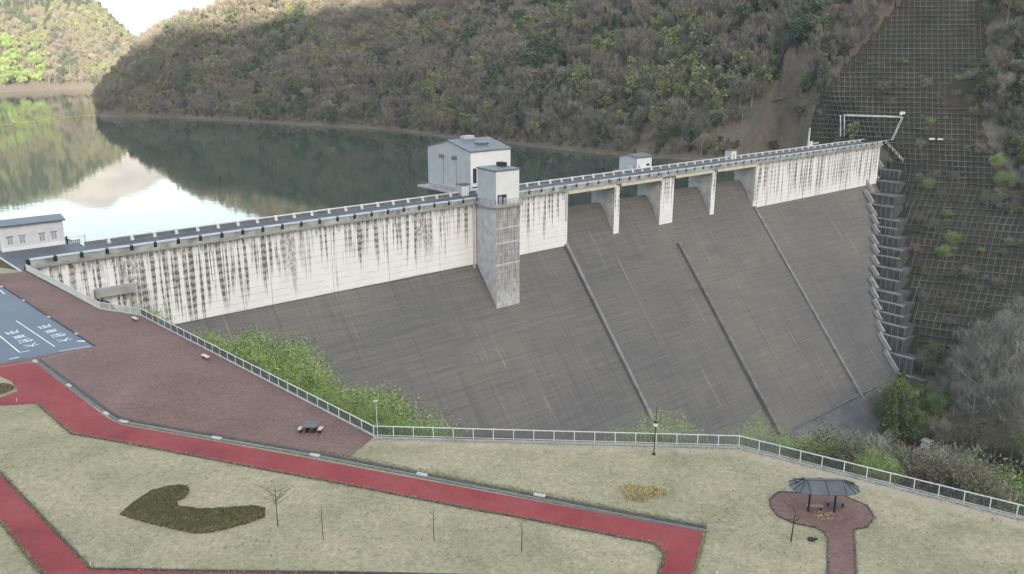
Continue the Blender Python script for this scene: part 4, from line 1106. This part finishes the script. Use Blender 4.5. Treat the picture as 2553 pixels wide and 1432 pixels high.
add_proto('evergreen_tree', 'leaf', M['ever'], M['bark_dark'], (31, 32), 12.5, 4.0, 950, 0.55, 0.8)
add_proto('conifer_tree', 'conifer', M['conifer'], M['bark_dark'], (41, 42), 15.0, 3.2, 640, 0.7, 1.4)
add_proto('near_bare_tree', 'bare', M['near_twig'], M['near_twig'], (51, 52, 53, 54), 18.0, 4.6, 1700, 0.06, 2.0, False)
add_proto('near_conifer', 'conifer', M['near_needle'], M['bark_dark'], (61, 62), 15.0, 3.0, 2600, 0.4, 0.8, False)
add_proto('near_leafy', 'shrub', M['olive'], M['bark'], (71, 72, 73), 6.5, 2.6, 3200, 0.07, 0.2, False)
add_proto('near_fresh', 'shrub', M['fresh'], M['bark'], (81, 82, 83, 84), 6.5, 2.8, 6500, 0.065, 0.15, False)
add_proto('near_sparse', 'shrub', M['fresh'], M['bark'], (85, 86), 6.5, 2.8, 1800, 0.065, 0.15, False)
add_proto('near_brush', 'bare', M['near_twig'], M['bark'], (75, 76), 6.5, 2.4, 1500, 0.035, 0.9, False)
add_proto('near_evergreen', 'shrub', M['near_needle'], M['bark_dark'], (65, 66), 13.0, 3.4, 3800, 0.16, 0.34, False)
add_proto('green_tree', 'leaf', M['fresh'], M['bark'], (27, 28), 13.0, 4.2, 1100, 0.45, 0.7)
TREES = {}
def place_tree(key, var, loc_, sc, rz, name, label, cat, group, szz=1.0):
    k = (key, var)
    if k not in TREES:
        tm_, cm_ = PROTO[key][var]
        e = empty(name, loc_, rz, label, cat, group); link('trunk', tm_, e); link('crown', cm_, e); TREES[k] = e
    else:
        src = TREES[k]; e = src.copy(); COL.objects.link(e); e.name = name
        for ch in list(src.children):
            c = ch.copy(); COL.objects.link(c); c.parent = e
        tag(e, label, cat, group)
    e.location = loc_; e.rotation_euler = (0, 0, rz); e.scale = (sc, sc, sc*szz)
    return e

# the wood on the far bank: jittered spots over the slope
random.seed(99)
spots = []
def patchy(x, y): return fbm(x*0.012, y*0.012, 0.5, 3), fbm(x*0.03, y*0.03, 9.5, 3)
d = -880.0
while d < 170:
    o = 1.5
    while o < 330:
        sp = 5.3 if o < 150 else 9.0
        s = pl(d, SHORE)+o+random.uniform(-2.4, 2.4); dd = d+random.uniform(-2.4, 2.4)
        o += sp*(0.62 if o > 8 else 0.8)*1.0 if o < 150 else sp
        z = left_bank(s, dd)
        if z < WATER_Z+1.0 and dd < 5: continue
        if dd > 0 and z < -76: continue
        if in_lattice(dd, z) : continue
        if -12 < dd < 40 and z < 1: continue
        p = sdz(s, dd, z); px, py, zc = proj(p)
        # bare earth scar beside the lattice
        if 1795 < px < 2050 and 215 < py < 375 and px > 2000-(py-215)*1.35-random.uniform(0, 45): 
            if random.random() < 0.93: continue
        a, b = patchy(p.x, p.y)
        r = random.random()
        low = z < 8
        if b > 0.27 and r < 0.55: key = 'budding_tree'
        elif b < -0.22 and r < 0.75: key = 'evergreen_tree'
        elif r < 0.04: key = 'budding_tree'
        elif r < 0.10: key = 'evergreen_tree'
        elif r < 0.15: key = 'conifer_tree'
        elif a > 0.1 and r < 0.38 or low and r < 0.25: key = 'tan_tree'
        else: key = 'bare_tree'
        sc = (0.5+0.75*random.random()**1.5)*(0.8 if low else 1.0)
        spots.append((p, key, sc, px, py, zc))
    o = 1.6
    while o < 7:
        s = pl(d, SHORE)+o+random.uniform(-.5, .5); dd = d+random.uniform(-2.5, 2.5); z = left_bank(s, dd); o += 1.9
        if dd > -12 or not (WATER_Z+0.7 < z < -3): continue
        p = sdz(s, dd, z-0.6); px, py, zc = proj(p)
        spots.append((p, random.choice(('bare_tree', 'tan_tree', 'bare_tree', 'budding_tree', 'evergreen_tree')), random.uniform(0.22, 0.42), px, py, zc))
    d += 5.5
for (px, py, sc) in [(1285, 120, 1.0), (1272, 150, 0.9), (1300, 165, 1.05), (1250, 205, 1.0), (1300, 222, 1.0), (1275, 232, 0.8), (1322, 205, 0.7), (1545, 320, 0.7), (1448, 215, 0.9), (1700, 210, 0.7), (640, 40, 0.8), (1830, 230, 0.6)]:
    p = left_hit(px, py)
    if p: spots.append((p, 'green_tree', sc, px, py, proj(p)[2]*0.5))
# far lit hills
x = -1400.0
while x < 60:
    y0 = pl(x, [(p.x, p.y) for p in SH2]); o = 6
    while o < 520:
        xx = x+random.uniform(-4, 4); yy = y0+o+random.uniform(-4, 4); o += 9
        z = far_bank(xx, yy)
        if z < WATER_Z+4: continue
        p = Vector((xx, yy, z)); px, py, zc = proj(p)
        if px > 420: continue
        a, b = patchy(xx*0.8, yy*0.8)
        r = random.random()
        if px < 118 and o < 170 and r < 0.72: key = 'far_green'
        elif z > 92 and b < 0.2 and r < 0.75: key = 'conifer_tree'
        elif b > 0.12 and r < 0.8: key = 'budding_tree'
        elif b < -0.3: key = 'evergreen_tree'
        else: key = 'tan_tree' if r < 0.3 else 'bare_tree' if r < 0.55 else 'evergreen_tree' if r < 0.75 else 'budding_tree'
        spots.append((p, key, random.uniform(0.8, 1.15), px, py, zc))
    x += 9.5
add_proto('far_green', 'leaf', M['bright'], M['bark'], (91, 92), 12.0, 5.0, 1300, 0.55, 0.7)

vis = [q for q in spots if -20 < q[3] < 2570 and 14 < q[4] < 1432 and q[1] != 'far_green']
vis.sort(key=lambda q: q[5]/q[2])
named = vis[:250]; ids = set(id(q) for q in named)
KN = {'green_tree': ('budding_tree', 'bright yellow-green fresh'), 'bare_tree': ('bare_tree', 'grey leafless'), 'tan_tree': ('bare_tree', 'tan leafless'), 'budding_tree': ('budding_tree', 'yellow-green budding'), 'evergreen_tree': ('evergreen_tree', 'dark green leafy'), 'conifer_tree': ('conifer_tree', 'dark pointed conifer')}
def zone(px, py):
    v = 'low' if py > 260 else 'midway up' if py > 120 else 'high'
    if px < 1080: h = 'on the hillside left of the intake gatehouse'
    elif px < 1400: h = 'on the hillside behind the intake gatehouse'
    elif px < 1700: h = 'on the hillside behind the spillway gatehouse'
    elif px < 2050: h = 'on the hillside above the white booth'
    elif px < 2420: h = 'above the concrete lattice'
    else: h = 'right of the concrete lattice'
    return v+' '+h
for q in named:
    p, key, sc, px, py, zc = q
    nm, ad = KN[key]
    zz = zone(px, py)
    ad = ('large ' if sc > 0.95 else 'small ' if sc < 0.62 else 'middling ')+ad
    lab = ad+(' tree ' if key != 'conifer_tree' else ' ')+zz
    place_tree(key, random.randrange(len(PROTO[key])), p, sc, random.uniform(0, 6.28), nm, lab, 'tree', ad+' trees '+zz)
# all other trees of the wood as one mass
rest = {}
for q in spots:
    if id(q) in ids: continue
    rest.setdefault((q[1], random.randrange(len(PROTO[q[1]]))), []).append(q)
def forest(name, groups):
    gm = bpy.data.node_groups.new(name, 'GeometryNodeTree')
    gm.interface.new_socket('Geometry', in_out='INPUT', socket_type='NodeSocketGeometry'); gm.interface.new_socket('Geometry', in_out='OUTPUT', socket_type='NodeSocketGeometry')
    N = gm.nodes; Lk = gm.links
    gi = N.new('NodeGroupInput'); go = N.new('NodeGroupOutput'); jn = N.new('GeometryNodeJoinGeometry')
    verts = []; kind_ = []; rot_ = []; scl = []
    for gi_, (k, L) in enumerate(groups):
        for q in L:
            verts.append(tuple(q[0])); kind_.append(gi_); rot_.append(random.uniform(0, 6.28)); scl.append(q[2])
    me = bpy.data.meshes.new(name); me.from_pydata(verts, [], [])
    for nm, ty, dat in (('kind_id', 'INT', kind_), ('turn', 'FLOAT', rot_), ('size', 'FLOAT', scl)):
        at_ = me.attributes.new(nm, ty, 'POINT'); at_.data.foreach_set('value', dat)
    def named_attr(nm, ty):
        n = N.new('GeometryNodeInputNamedAttribute'); n.data_type = ty; n.inputs['Name'].default_value = nm; return n.outputs['Attribute']
    for gi_, (k, L) in enumerate(groups):
        for me_ in PROTO[k[0]][k[1]]:
            src = None
            for o in bpy.data.objects:
                if o.data == me_: src = o; break
            if src is None: continue
            oi = N.new('GeometryNodeObjectInfo'); oi.inputs['Object'].default_value = src; oi.inputs['As Instance'].default_value = True; oi.transform_space = 'ORIGINAL'
            cmp_ = N.new('FunctionNodeCompare'); cmp_.data_type = 'INT'; cmp_.operation = 'EQUAL'
            Lk.new(named_attr('kind_id', 'INT'), cmp_.inputs[2]); cmp_.inputs[3].default_value = gi_
            ip = N.new('GeometryNodeInstanceOnPoints'); Lk.new(gi.outputs[0], ip.inputs['Points']); Lk.new(cmp_.outputs[0], ip.inputs['Selection']); Lk.new(oi.outputs['Geometry'], ip.inputs['Instance'])
            cx = N.new('ShaderNodeCombineXYZ'); Lk.new(named_attr('turn', 'FLOAT'), cx.inputs[2]); Lk.new(cx.outputs[0], ip.inputs['Rotation'])
            cs = N.new('ShaderNodeCombineXYZ')
            for c_ in range(3): Lk.new(named_attr('size', 'FLOAT'), cs.inputs[c_])
            Lk.new(cs.outputs[0], ip.inputs['Scale']); Lk.new(ip.outputs[0], jn.inputs[0])
    Lk.new(jn.outputs[0], go.inputs[0])
    o = link(name, me); md = o.modifiers.new('scatter', 'NODES'); md.node_group = gm
    return tag(o, kind='stuff')
# one visible tree of each far kind must exist as a source
for k in (0, 1):
    best = sorted([q for q in spots if q[1] == 'far_green' and 0 < q[3] < 110], key=lambda q: q[5])[k*3]
    place_tree('far_green', k, best[0], best[2]*1.05, 1.0+k, 'budding_tree', 'bright fresh green tree at the foot of the sunlit far hill', 'tree', 'bright green trees on the sunlit far hill')
for k in list(rest):
    if k not in TREES:
        q = rest[k][0]; nm, ad = KN[k[0]]
        place_tree(k[0], k[1], q[0], q[2], 0.3, nm, ad+' tree in the wood on the far bank', 'tree', ad+' trees far up the bank')
forest('forest', sorted(rest.items(), key=lambda kv: kv[0]))

# bushes on the slope below the fence, near trees at the valley bottom
random.seed(5)
def at_slope(px, py_top, drop): pass
NEAR = []
def right_hit(px, dist): return None
def slope_point(px, dist_from_fence):
    """ground point outside the fence on the line of sight column px"""
    u = (px-CX)/F_PX
    y = 30.0
    while y < 260:
        p = Vector((u*y*1.02, y)); 
        if plat_dist(p) > dist_from_fence and p.y > 45: return Vector((p.x, p.y, right_bank(p.x, p.y)))
        y += 0.7
    return None
def put(key, px, out, top_py, name, label, group, wid=1.0):
    """a plant standing 'out' metres beyond the fence whose top shows at top_py"""
    p = slope_point(px, out)
    if p is None: return
    lo, hi = 0.5, 40.0
    for _ in range(30):
        m = (lo+hi)/2
        if proj((p.x, p.y, p.z+m))[1] > top_py: lo = m
        else: hi = m
    hgt = lo; v = random.randrange(len(PROTO[key]))
    H0 = max(x.co.z for x in PROTO[key][v][1].vertices)
    sc = hgt/H0
    e = place_tree(key, v, p-Vector((0, 0, 0.2)), sc*wid, random.uniform(0, 6.28), name, label, 'bush' if 'bush' in name else 'tree', group, 1/wid)
    return e
G1 = 'fresh green bushes below the plaza fence'
for (px, out, top) in [(282, 5, 736), (322, 6, 735), (470, 5, 800), (505, 8, 806), (540, 5, 812), (560, 9, 800), (600, 6, 806), (640, 8, 805), (668, 5, 830), (700, 9, 838), (722, 5, 858), (752, 7, 866), (770, 4, 898), (792, 9, 890), (818, 6, 896), (842, 9, 893), (872, 6, 905), (900, 9, 918), (905, 4, 960),
                       (930, 8, 935), (952, 5, 962), (975, 9, 965), (1000, 6, 990), (1032, 9, 1000), (1062, 7, 1012), (1092, 6, 1024), (855, 4, 935), (1045, 4, 1030)]:
    top += 18+44*smooth(640, 800, px)
    where = 'at the plaza corner beside the dam wall' if px < 400 else 'below the plaza fence near the dam wall' if px < 680 else 'below the middle of the plaza fence' if px < 880 else 'around the slim light pole outside the fence'
    put('near_fresh', px, out, top, 'bush', 'fresh green bush '+where, G1+' '+where, 1.12)
for (px, out, top) in [(1650, 7, 1030), (1682, 9, 1012), (1720, 6, 1046), (1590, 5, 1060), (1935, 8, 1036), (1960, 6, 1058), (1905, 5, 1068)]:
    put('near_sparse', px, out, top, 'bush', 'thin green bush rising behind the fence '+('beside the lamp post' if px < 1800 else 'above the fence corner'), 'thin bushes behind the upper fence', 1.6)
for i in range(36):
    px = 2050+i*15+random.uniform(-8, 8); base_y = lerp(1085, 1250, clamp((px-1990)/560)); out = random.choice((4, 6, 8, 11))
    top = 1072+random.uniform(0, 45)+(px-1990)*0.10-out*2.5
    where = 'behind the fence left of the shelter' if px < 2150 else 'behind the fence right of the shelter' if px < 2380 else 'behind the fence at the right edge'
    if i % 3 == 1: put('near_brush', px, out, top-10, 'bush', 'grey leafless brush '+where, 'leafless brush '+where, 1.3)
    elif i % 7 == 0: put('near_fresh', px, out, top+12, 'bush', 'green leafy bush '+where, 'green bushes '+where, 1.2)
    else: put('near_leafy', px, out, top, 'bush', 'olive brown brushy bush '+where, 'olive bushes '+where, 1.2)
# valley bottom trees, on the floor or the foot of the left bank
def valley_point(px, py):
    u = (px-CX)/F_PX; v = (py-CY)/F_PX; r = Vector((u, CT-v*ST, -(ST+v*CT))); t = 90.0
    while t < 600:
        p = Vector((0, 0, CAMH))+r*t; s, d_ = to_sd(p.x, p.y)
        if p.z < max(left_bank(s, d_), -77) or p.z < -76: return p
        t += 0.8
    return None
def vw(px, py): return ('towards the conifers' if px < 2440 else 'at the right edge' if px > 2515 else 'left of the right edge')+(', back rows' if py < 990 else ', front rows')
def put_v(key, px, py, H, name, label, group, wid=1.0):
    p = valley_point(px, py)
    if p is None: return
    v = random.randrange(len(PROTO[key])); H0 = max(x.co.z for x in PROTO[key][v][1].vertices); sc = H/H0
    place_tree(key, v, p-Vector((0, 0, .3)), sc*wid, random.uniform(0, 6.28), name, label, 'tree', group, 1/wid)
for (px, py, H) in [(2212, 1100, 17), (2240, 1085, 19), (2268, 1095, 15), (2292, 1075, 17), (2225, 1040, 14), (2320, 1090, 14), (2350, 1060, 15), (2245, 985, 10)]:
    put_v('near_conifer' if px % 8 else 'near_evergreen', px, py, H, 'conifer_tree' if px % 8 else 'evergreen_tree', 'dense green '+('conifer' if px % 8 else 'broad evergreen')+' at the valley bottom below the stepped abutment', ('conifers' if px % 8 else 'evergreens')+' at the valley bottom')
for (px, py, H) in [(2400, 1010, 22), (2440, 1030, 27), (2480, 1010, 28), (2520, 1040, 30), (2550, 1000, 27), (2460, 1090, 24), (2505, 1100, 25), (2540, 1120, 24), (2420, 1090, 20), (2380, 1060, 16), (2570, 1080, 26), (2400, 960, 15), (2530, 950, 18), (2480, 930, 15), (2415, 980, 24), (2450, 960, 26), (2495, 980, 29), (2535, 990, 30), (2430, 930, 18), (2500, 900, 20), (2550, 880, 22), (2360, 1020, 14), (2385, 1000, 17)]:
    put_v('near_bare_tree', px, py, H, 'bare_tree', 'tall grey leafless tree in the valley '+vw(px, py), 'bare trees in the valley '+vw(px, py), 1.15)
for (px, py, H) in [(2300, 930, 9), (2330, 900, 8), (2350, 960, 10), (2285, 985, 8), (2375, 930, 9), (2440, 860, 8), (2330, 1010, 9), (2400, 1100, 9), (2440, 1120, 10), (2480, 1130, 9), (2520, 1140, 10), (2550, 1150, 9), (2420, 1060, 10), (2500, 1060, 11), (2550, 1050, 11), (2380, 1110, 8), (2345, 1110, 8)]:
    put_v('near_leafy', px, py, H, 'bush', 'olive bush on the bank below the lattice', 'olive bushes below the lattice', 1.2)
random.seed(41)
for i in range(44):
    px, py = random.uniform(2185, 2565), 0; py = random.uniform(1010, 1090+0.16*(px-2185)); H = random.uniform(5, 10)
    key = random.choice(('near_leafy', 'near_evergreen', 'near_brush', 'near_leafy', 'near_fresh')); nm = 'shrub'
    ad = {'near_leafy': 'olive brown undergrowth shrub', 'near_evergreen': 'dark green undergrowth shrub', 'near_brush': 'grey leafless undergrowth shrub', 'near_fresh': 'light green undergrowth shrub'}[key]
    wh = 'in the valley '+('below the conifers' if px < 2350 else 'under the bare trees')
    put_v(key, px, py, H, nm, ad+' '+wh, ad+'s '+wh, 1.1)
# bushes that swallow parts of the lattice
for (px, py, H, key) in [(2310, 480, 7, 'near_fresh'), (2345, 500, 6, 'near_leafy'), (2290, 450, 4, 'near_fresh'), (2480, 430, 9, 'near_fresh'), (2500, 480, 10, 'near_fresh'), (2460, 520, 9, 'near_leafy'), (2520, 540, 8, 'near_leafy'), (2290, 560, 6, 'near_leafy'), (2330, 590, 8, 'near_leafy'),
                         (2370, 620, 8, 'near_fresh'), (2350, 650, 7, 'near_fresh'), (2280, 640, 6, 'near_leafy'), (2300, 690, 5, 'near_leafy'), (2420, 700, 7, 'near_leafy'), (2310, 225, 6, 'near_fresh'), (2300, 760, 6, 'near_leafy'), (2380, 780, 6, 'near_leafy'), (2540, 420, 9, 'near_conifer'), (2515, 380, 11, 'near_conifer'), (2550, 330, 11, 'near_conifer')]:
    nm = 'bush' if 'conifer' not in key else 'conifer_tree'
    put_v(key, px, py, H, nm, ('green bush' if key == 'near_fresh' else 'olive bush' if nm == 'bush' else 'dark conifer')+' growing over the concrete lattice'+(' above the crest level' if py < 352 else ' beside the stepped abutment' if px < 2400 else ' near the right edge'), 'plants over the lattice')

random.seed(78)
for i in range(34):
    t_ = random.random(); px, py = lerp(1992, 2175, t_)-random.uniform(4, 70), lerp(345, 90, t_)+random.uniform(-12, 12)
    p = left_hit(px, py)
    if p is None: continue
    s_, d_ = to_sd(p.x, p.y)
    if in_lattice(d_, p.z) or (px < 1990 and py > 235): continue
    key = random.choice(('evergreen_tree', 'bare_tree', 'evergreen_tree', 'bare_tree', 'budding_tree'))
    nm, ad = KN[key]; wh = 'along the left border of the lattice above the crest'
    place_tree(key, random.randrange(len(PROTO[key])), p-Vector((0, 0, 0.5)), random.uniform(0.4, 0.75), random.uniform(0, 6.28), nm, ad+' tree '+wh, 'tree', ad+' trees '+wh)
random.seed(77)
for i in range(240):
    px, py = random.uniform(2010, 2550), random.uniform(150, 860)
    p = left_hit(px, py)
    if p is None: continue
    s_, d_ = to_sd(p.x, p.y)
    if not in_lattice(d_, p.z) or (d_ > 0 and p.z < 0 and d_ < face_d(p.z)+18): continue
    key = random.choice(('near_leafy', 'near_brush', 'near_leafy', 'near_brush', 'near_leafy', 'near_leafy', 'near_fresh'))
    v = random.randrange(len(PROTO[key])); k = random.uniform(0.3, 0.9)*(0.8 if key == 'near_fresh' else 1)
    ad = {'near_leafy': 'low olive shrub', 'near_brush': 'low grey leafless brush', 'near_fresh': 'low green shrub'}[key]
    wh = 'above the crest level' if py < 345 else 'beside the stepped abutment' if px < 2400 else 'near the right edge'
    place_tree(key, v, p-Vector((0, 0, 0.4)), k*1.3, random.uniform(0, 6.28), 'shrub', ad+' in the concrete lattice '+wh, 'shrub', ad+'s in the lattice '+wh, 0.7)
for i in range(46):
    px, py = random.uniform(2440, 2600), random.uniform(-10, 470)
    p = left_hit(px, py)
    if p is None: continue
    s_, d_ = to_sd(p.x, p.y)
    if in_lattice(d_-3, p.z): continue
    key = random.choice(('bare_tree', 'evergreen_tree', 'bare_tree', 'budding_tree', 'bare_tree', 'conifer_tree'))
    nm, ad = KN[key]; wh = 'right of the lattice '+('above' if py < 200 else 'beside')+' the crest level'
    place_tree(key, random.randrange(len(PROTO[key])), p-Vector((0, 0, 0.5)), random.uniform(0.45, 0.85), random.uniform(0, 6.28), nm, ad+(' tree ' if key != 'conifer_tree' else ' ')+wh, 'tree', ad+' trees '+wh)
# small concrete huts at the valley bottom
for (px, py, w_, h_, lb_) in ((2330, 1075, 2.6, 2.0, 'small pale concrete hut among the conifers at the valley bottom'), (2310, 1112, 2.2, 1.5, 'low pale concrete box nearest the fence at the valley bottom')):
    p = valley_point(px, py)
    if p:
        e = empty('valve_hut', p, ROT, lb_, 'hut')
        MB().box(-w_/2, w_/2, -w_/2, w_/2, -1, h_).build('wall', M['conc_pale'], e); MB().box(-w_/2-.3, w_/2+.3, -w_/2-.3, w_/2+.3, h_, h_+0.3).build('roof', M['conc'], e)
        MB().box(-0.5, 0.5, -w_/2-.05, -w_/2, 0, 2).build('door', M['slate'], e)

# low clipped hedge shaped like a boomerang
HP = [(297, 1283), (330, 1255), (375, 1225), (430, 1213), (468, 1210), (473, 1225), (462, 1243), (440, 1250), (447, 1262), (500, 1270), (560, 1268), (630, 1262), (662, 1266), (660, 1290), (610, 1308), (545, 1325), (490, 1332), (420, 1318), (350, 1300)]
hp = [at(*p) for p in HP]; hp2 = [Vector((p.x, p.y)) for p in hp]
hc = sum(hp, Vector())/len(hp)
he = empty('hedge', hc, 0, 'low olive brown hedge shaped like a boomerang on the lower lawn', 'hedge')
random.seed(31)
hb = MB(); x0 = min(p.x for p in hp); x1 = max(p.x for p in hp); y0 = min(p.y for p in hp); y1 = max(p.y for p in hp)
def edge_d(p): return min(segdist(p, hp2[i], hp2[(i+1) % len(hp2)]) for i in range(len(hp2)))
# core body following the outline
cells = {}
stp = 0.22
nx, ny = int((x1-x0)/stp)+2, int((y1-y0)/stp)+2
hv = {}
core = MB()
def hh(x, y):
    q = Vector((x, y))
    if not inpoly(q, hp2): return None
    e = edge_d(q); return 0.36*smooth(-0.02, 0.5, e)+0.1*fbm(x*1.1, y*1.1, 2.0, 3)
for i in range(nx):
    for j in range(ny):
        x, y = x0+i*stp, y0+j*stp; z = hh(x, y)
        if z is not None: hv[(i, j)] = len(core.v); core.v.append((x-hc.x, y-hc.y, max(0.02, z-0.06)))
for (i, j), a in hv.items():
    q = [(i, j), (i+1, j), (i+1, j+1), (i, j+1)]
    if all(k in hv for k in q): core.f.append(tuple(hv[k] for k in q)); core.m.append(0)
core.build('hedge_body', M['hedge'], he, fix=False)
n = 0
while n < 9000:
    x, y = random.uniform(x0, x1), random.uniform(y0, y1); z = hh(x, y)
    if z is None: continue
    card(hb, Vector((x-hc.x, y-hc.y, max(0.03, z*random.uniform(0.75, 1.05)))), rnd_dir()+Vector((0, 0, 0.8)), 0.07, 0.15); n += 1
o = hb.build('leaves', M['hedge'], he, fix=False); tag(o, kind='stuff')
# small mound hedge at the left edge
hm = empty('hedge', at(8, 972), 0, 'small grassy mound hedge at the left edge beside the red path', 'hedge')
mb = MB()
for i in range(2600):
    a = random.uniform(0, 2*pi); r = sqrt(random.random()); c = Vector((cos(a)*r*1.6-0.6, sin(a)*r*1.5, 0.6*(1-r*r)*random.uniform(0.6, 1)+0.04)); card(mb, c, rnd_dir()+Vector((0, 0, 1)), 0.08, 0.18)
tag(mb.build('leaves', M['olive'], hm, fix=False), kind='stuff')
# patch of dry straw
mb = MB(); sc_ = at(1597, 1228)
for i in range(4200):
    a = random.uniform(0, 2*pi); r = sqrt(random.random()); k = 1+0.25*sin(3*a+1)
    c = Vector((cos(a)*r*2.1*k, sin(a)*r*1.35*k, 0.0)); q = rnd_dir(); q.z = abs(q.z)+0.5
    if r > 0.35 and random.random() < (r-0.35)*1.5: continue
    card(mb, c+Vector((0, 0, random.uniform(0.04, 0.22))), q, 0.05, random.uniform(0.2, 0.42))
st_ = mb.build('dry_grass', M['straw'], None, sc_, fix=False); tag(st_, 'yellow patch of dry straw on the upper lawn', 'dry grass', kind='stuff')
mb = MB()
for i in range(170):
    a = random.uniform(0, 2*pi); r = random.random(); c = Vector((cos(a)*r*1.3, sin(a)*r*0.8, random.uniform(0.02, 0.06))); q = rnd_dir(); q.z *= 0.2; card(mb, c, q, 0.07, 0.12)
tag(mb.build('fallen_leaves', M['straw'], None, at(2063, 1284), fix=False), 'scatter of orange fallen leaves under the shelter', 'leaves', kind='stuff')
# young trees on the lawns
def sapling(px, py, h, sp_r, n, label, lean=(0, 0), r=0.045):
    random.seed(int(px)); e = empty('young_tree', at(px, py), 0, label, 'tree', 'young trees on the lawns')
    mb = MB(); top = Vector((lean[0]*h, lean[1]*h, h)); fork = top*0.55
    mb.tube((0, 0, -0.1), fork, r, r*0.75, 6).tube(fork, top, r*0.75, r*0.3, 5)
    mb.build('trunk', M['bark_dark'], e)
    cr = MB()
    for k in range(n):
        p = fork.lerp(top, random.random()**1.3) if n > 6 else fork.lerp(top, random.random())
        a = k*2.4; L = sp_r*random.uniform(0.6, 1.1)
        q = p+Vector((cos(a)*L*0.5, sin(a)*L*0.5, L*random.uniform(0.15, 0.5))); q2 = q+Vector((cos(a+.3)*L*0.5, sin(a+.3)*L*0.5, L*random.uniform(0.1, 0.45)))
        cr.tube(p, q, r*0.4, r*0.28, 4).tube(q, q2, r*0.28, r*0.12, 3)
        for j in range(5):
            b = p.lerp(q, random.uniform(0.5, 1)) if j < 2 else q.lerp(q2, random.uniform(0.1, 0.9)); dd_ = rnd_dir(); dd_.z = abs(dd_.z)*0.6
            cr.tube(b, b+dd_*L*0.4, r*0.16, r*0.08, 3)
    cr.build('branches', M['bark_dark'], e)
sapling(693, 1312, 3.4, 1.5, 14, 'bare spreading young tree at the tip of the boomerang hedge')
sapling(806, 1345, 2.9, 0.25, 5, 'bare thin sapling right of the spreading young tree on the lower lawn', r=0.035)
sapling(1082, 1345, 2.7, 0.3, 5, 'bare thin sapling in the middle of the lower lawn below the red path', r=0.035)
sapling(1301, 1373, 2.6, 0.5, 6, 'bare thin sapling towards the right end of the lower lawn', r=0.04)
sapling(1972, 1350, 2.6, 0.9, 9, 'leaning young tree with a dark trunk beside the shelter pad', (0.06, 0.05), 0.055)

# grass tufts creeping over the kerbs and scattered on the lawns
random.seed(12)
mb = MB()
def tufts(pxs, n, w):
    ps = [at(*q) for q in pxs]
    LW = [(q-p).length for p, q in zip(ps, ps[1:])]
    for i in range(n):
        k = random.choices(range(len(ps)-1), LW)[0]; a, b = ps[k], ps[k+1]; t = (b-a).normalized(); nn = Vector((-t.y, t.x, 0))
        if fbm(a.lerp(b, 0.5).x*0.2+i*0.0, i*0.05, 2.0, 2) < -0.2: continue
        c = a.lerp(b, random.random())+nn*random.gauss(0, w); c.z = 0.06
        q = rnd_dir(); q.z = abs(q.z)+0.8; card(mb, c, q, 0.045, random.uniform(0.1, 0.24))
tufts([(92, 1006), (178, 1082), (281, 1099), (661, 1171), (850, 1206), (1204, 1275), (1289, 1289), (1598, 1349), (1632, 1356), (1656, 1381), (1641, 1432)], 5200, 0.16)
tufts([(0, 1178), (228, 1419), (520, 1424), (850, 1428)], 2400, 0.14); tufts([(0, 1300), (105, 1434)], 900, 0.14)
tufts([(p[0], p[1]-6) for p in GUT[5:]], 2200, 0.14); tufts(PAD, 1300, 0.1); tufts([(1757, 1322), (1751, 1351), (1729, 1432)], 700, 0.12)
tufts([(p[0], p[1]+6) for p in FENCE_PX[3:6]], 3000, 0.25)
for i in range(7000):
    px, py = random.uniform(0, 2553), random.uniform(1010, 1432); c = at(px, py)
    def ins(poly): return inpoly(Vector((px, py)), [Vector(q) for q in poly])
    if not (ins([(90, 1010), (180, 1086), (661, 1174), (1204, 1279), (1598, 1352), (1650, 1382), (1640, 1432), (228, 1417), (0, 1172), (0, 1012)]) or ins([(935, 1096), (1840, 1120), (2553, 1300), (2553, 1432), (2140, 1432), (2185, 1290), (2100, 1228), (1935, 1222), (1912, 1250), (2060, 1345), (2060, 1432), (1735, 1432), (1760, 1316), (1345, 1230), (1060, 1176)])): continue
    if fbm(c.x*0.25, c.y*0.25, 4.0, 3) < -0.05: continue
    q = rnd_dir(); q.z = abs(q.z)+0.5; c.z = 0.01; card(mb, c, q, 0.07, random.uniform(0.08, 0.2))
tag(mb.build('grass', M['tuft'], None, fix=False), 'tufts of dry grass on the lawns and along the kerbs', 'grass', kind='stuff')
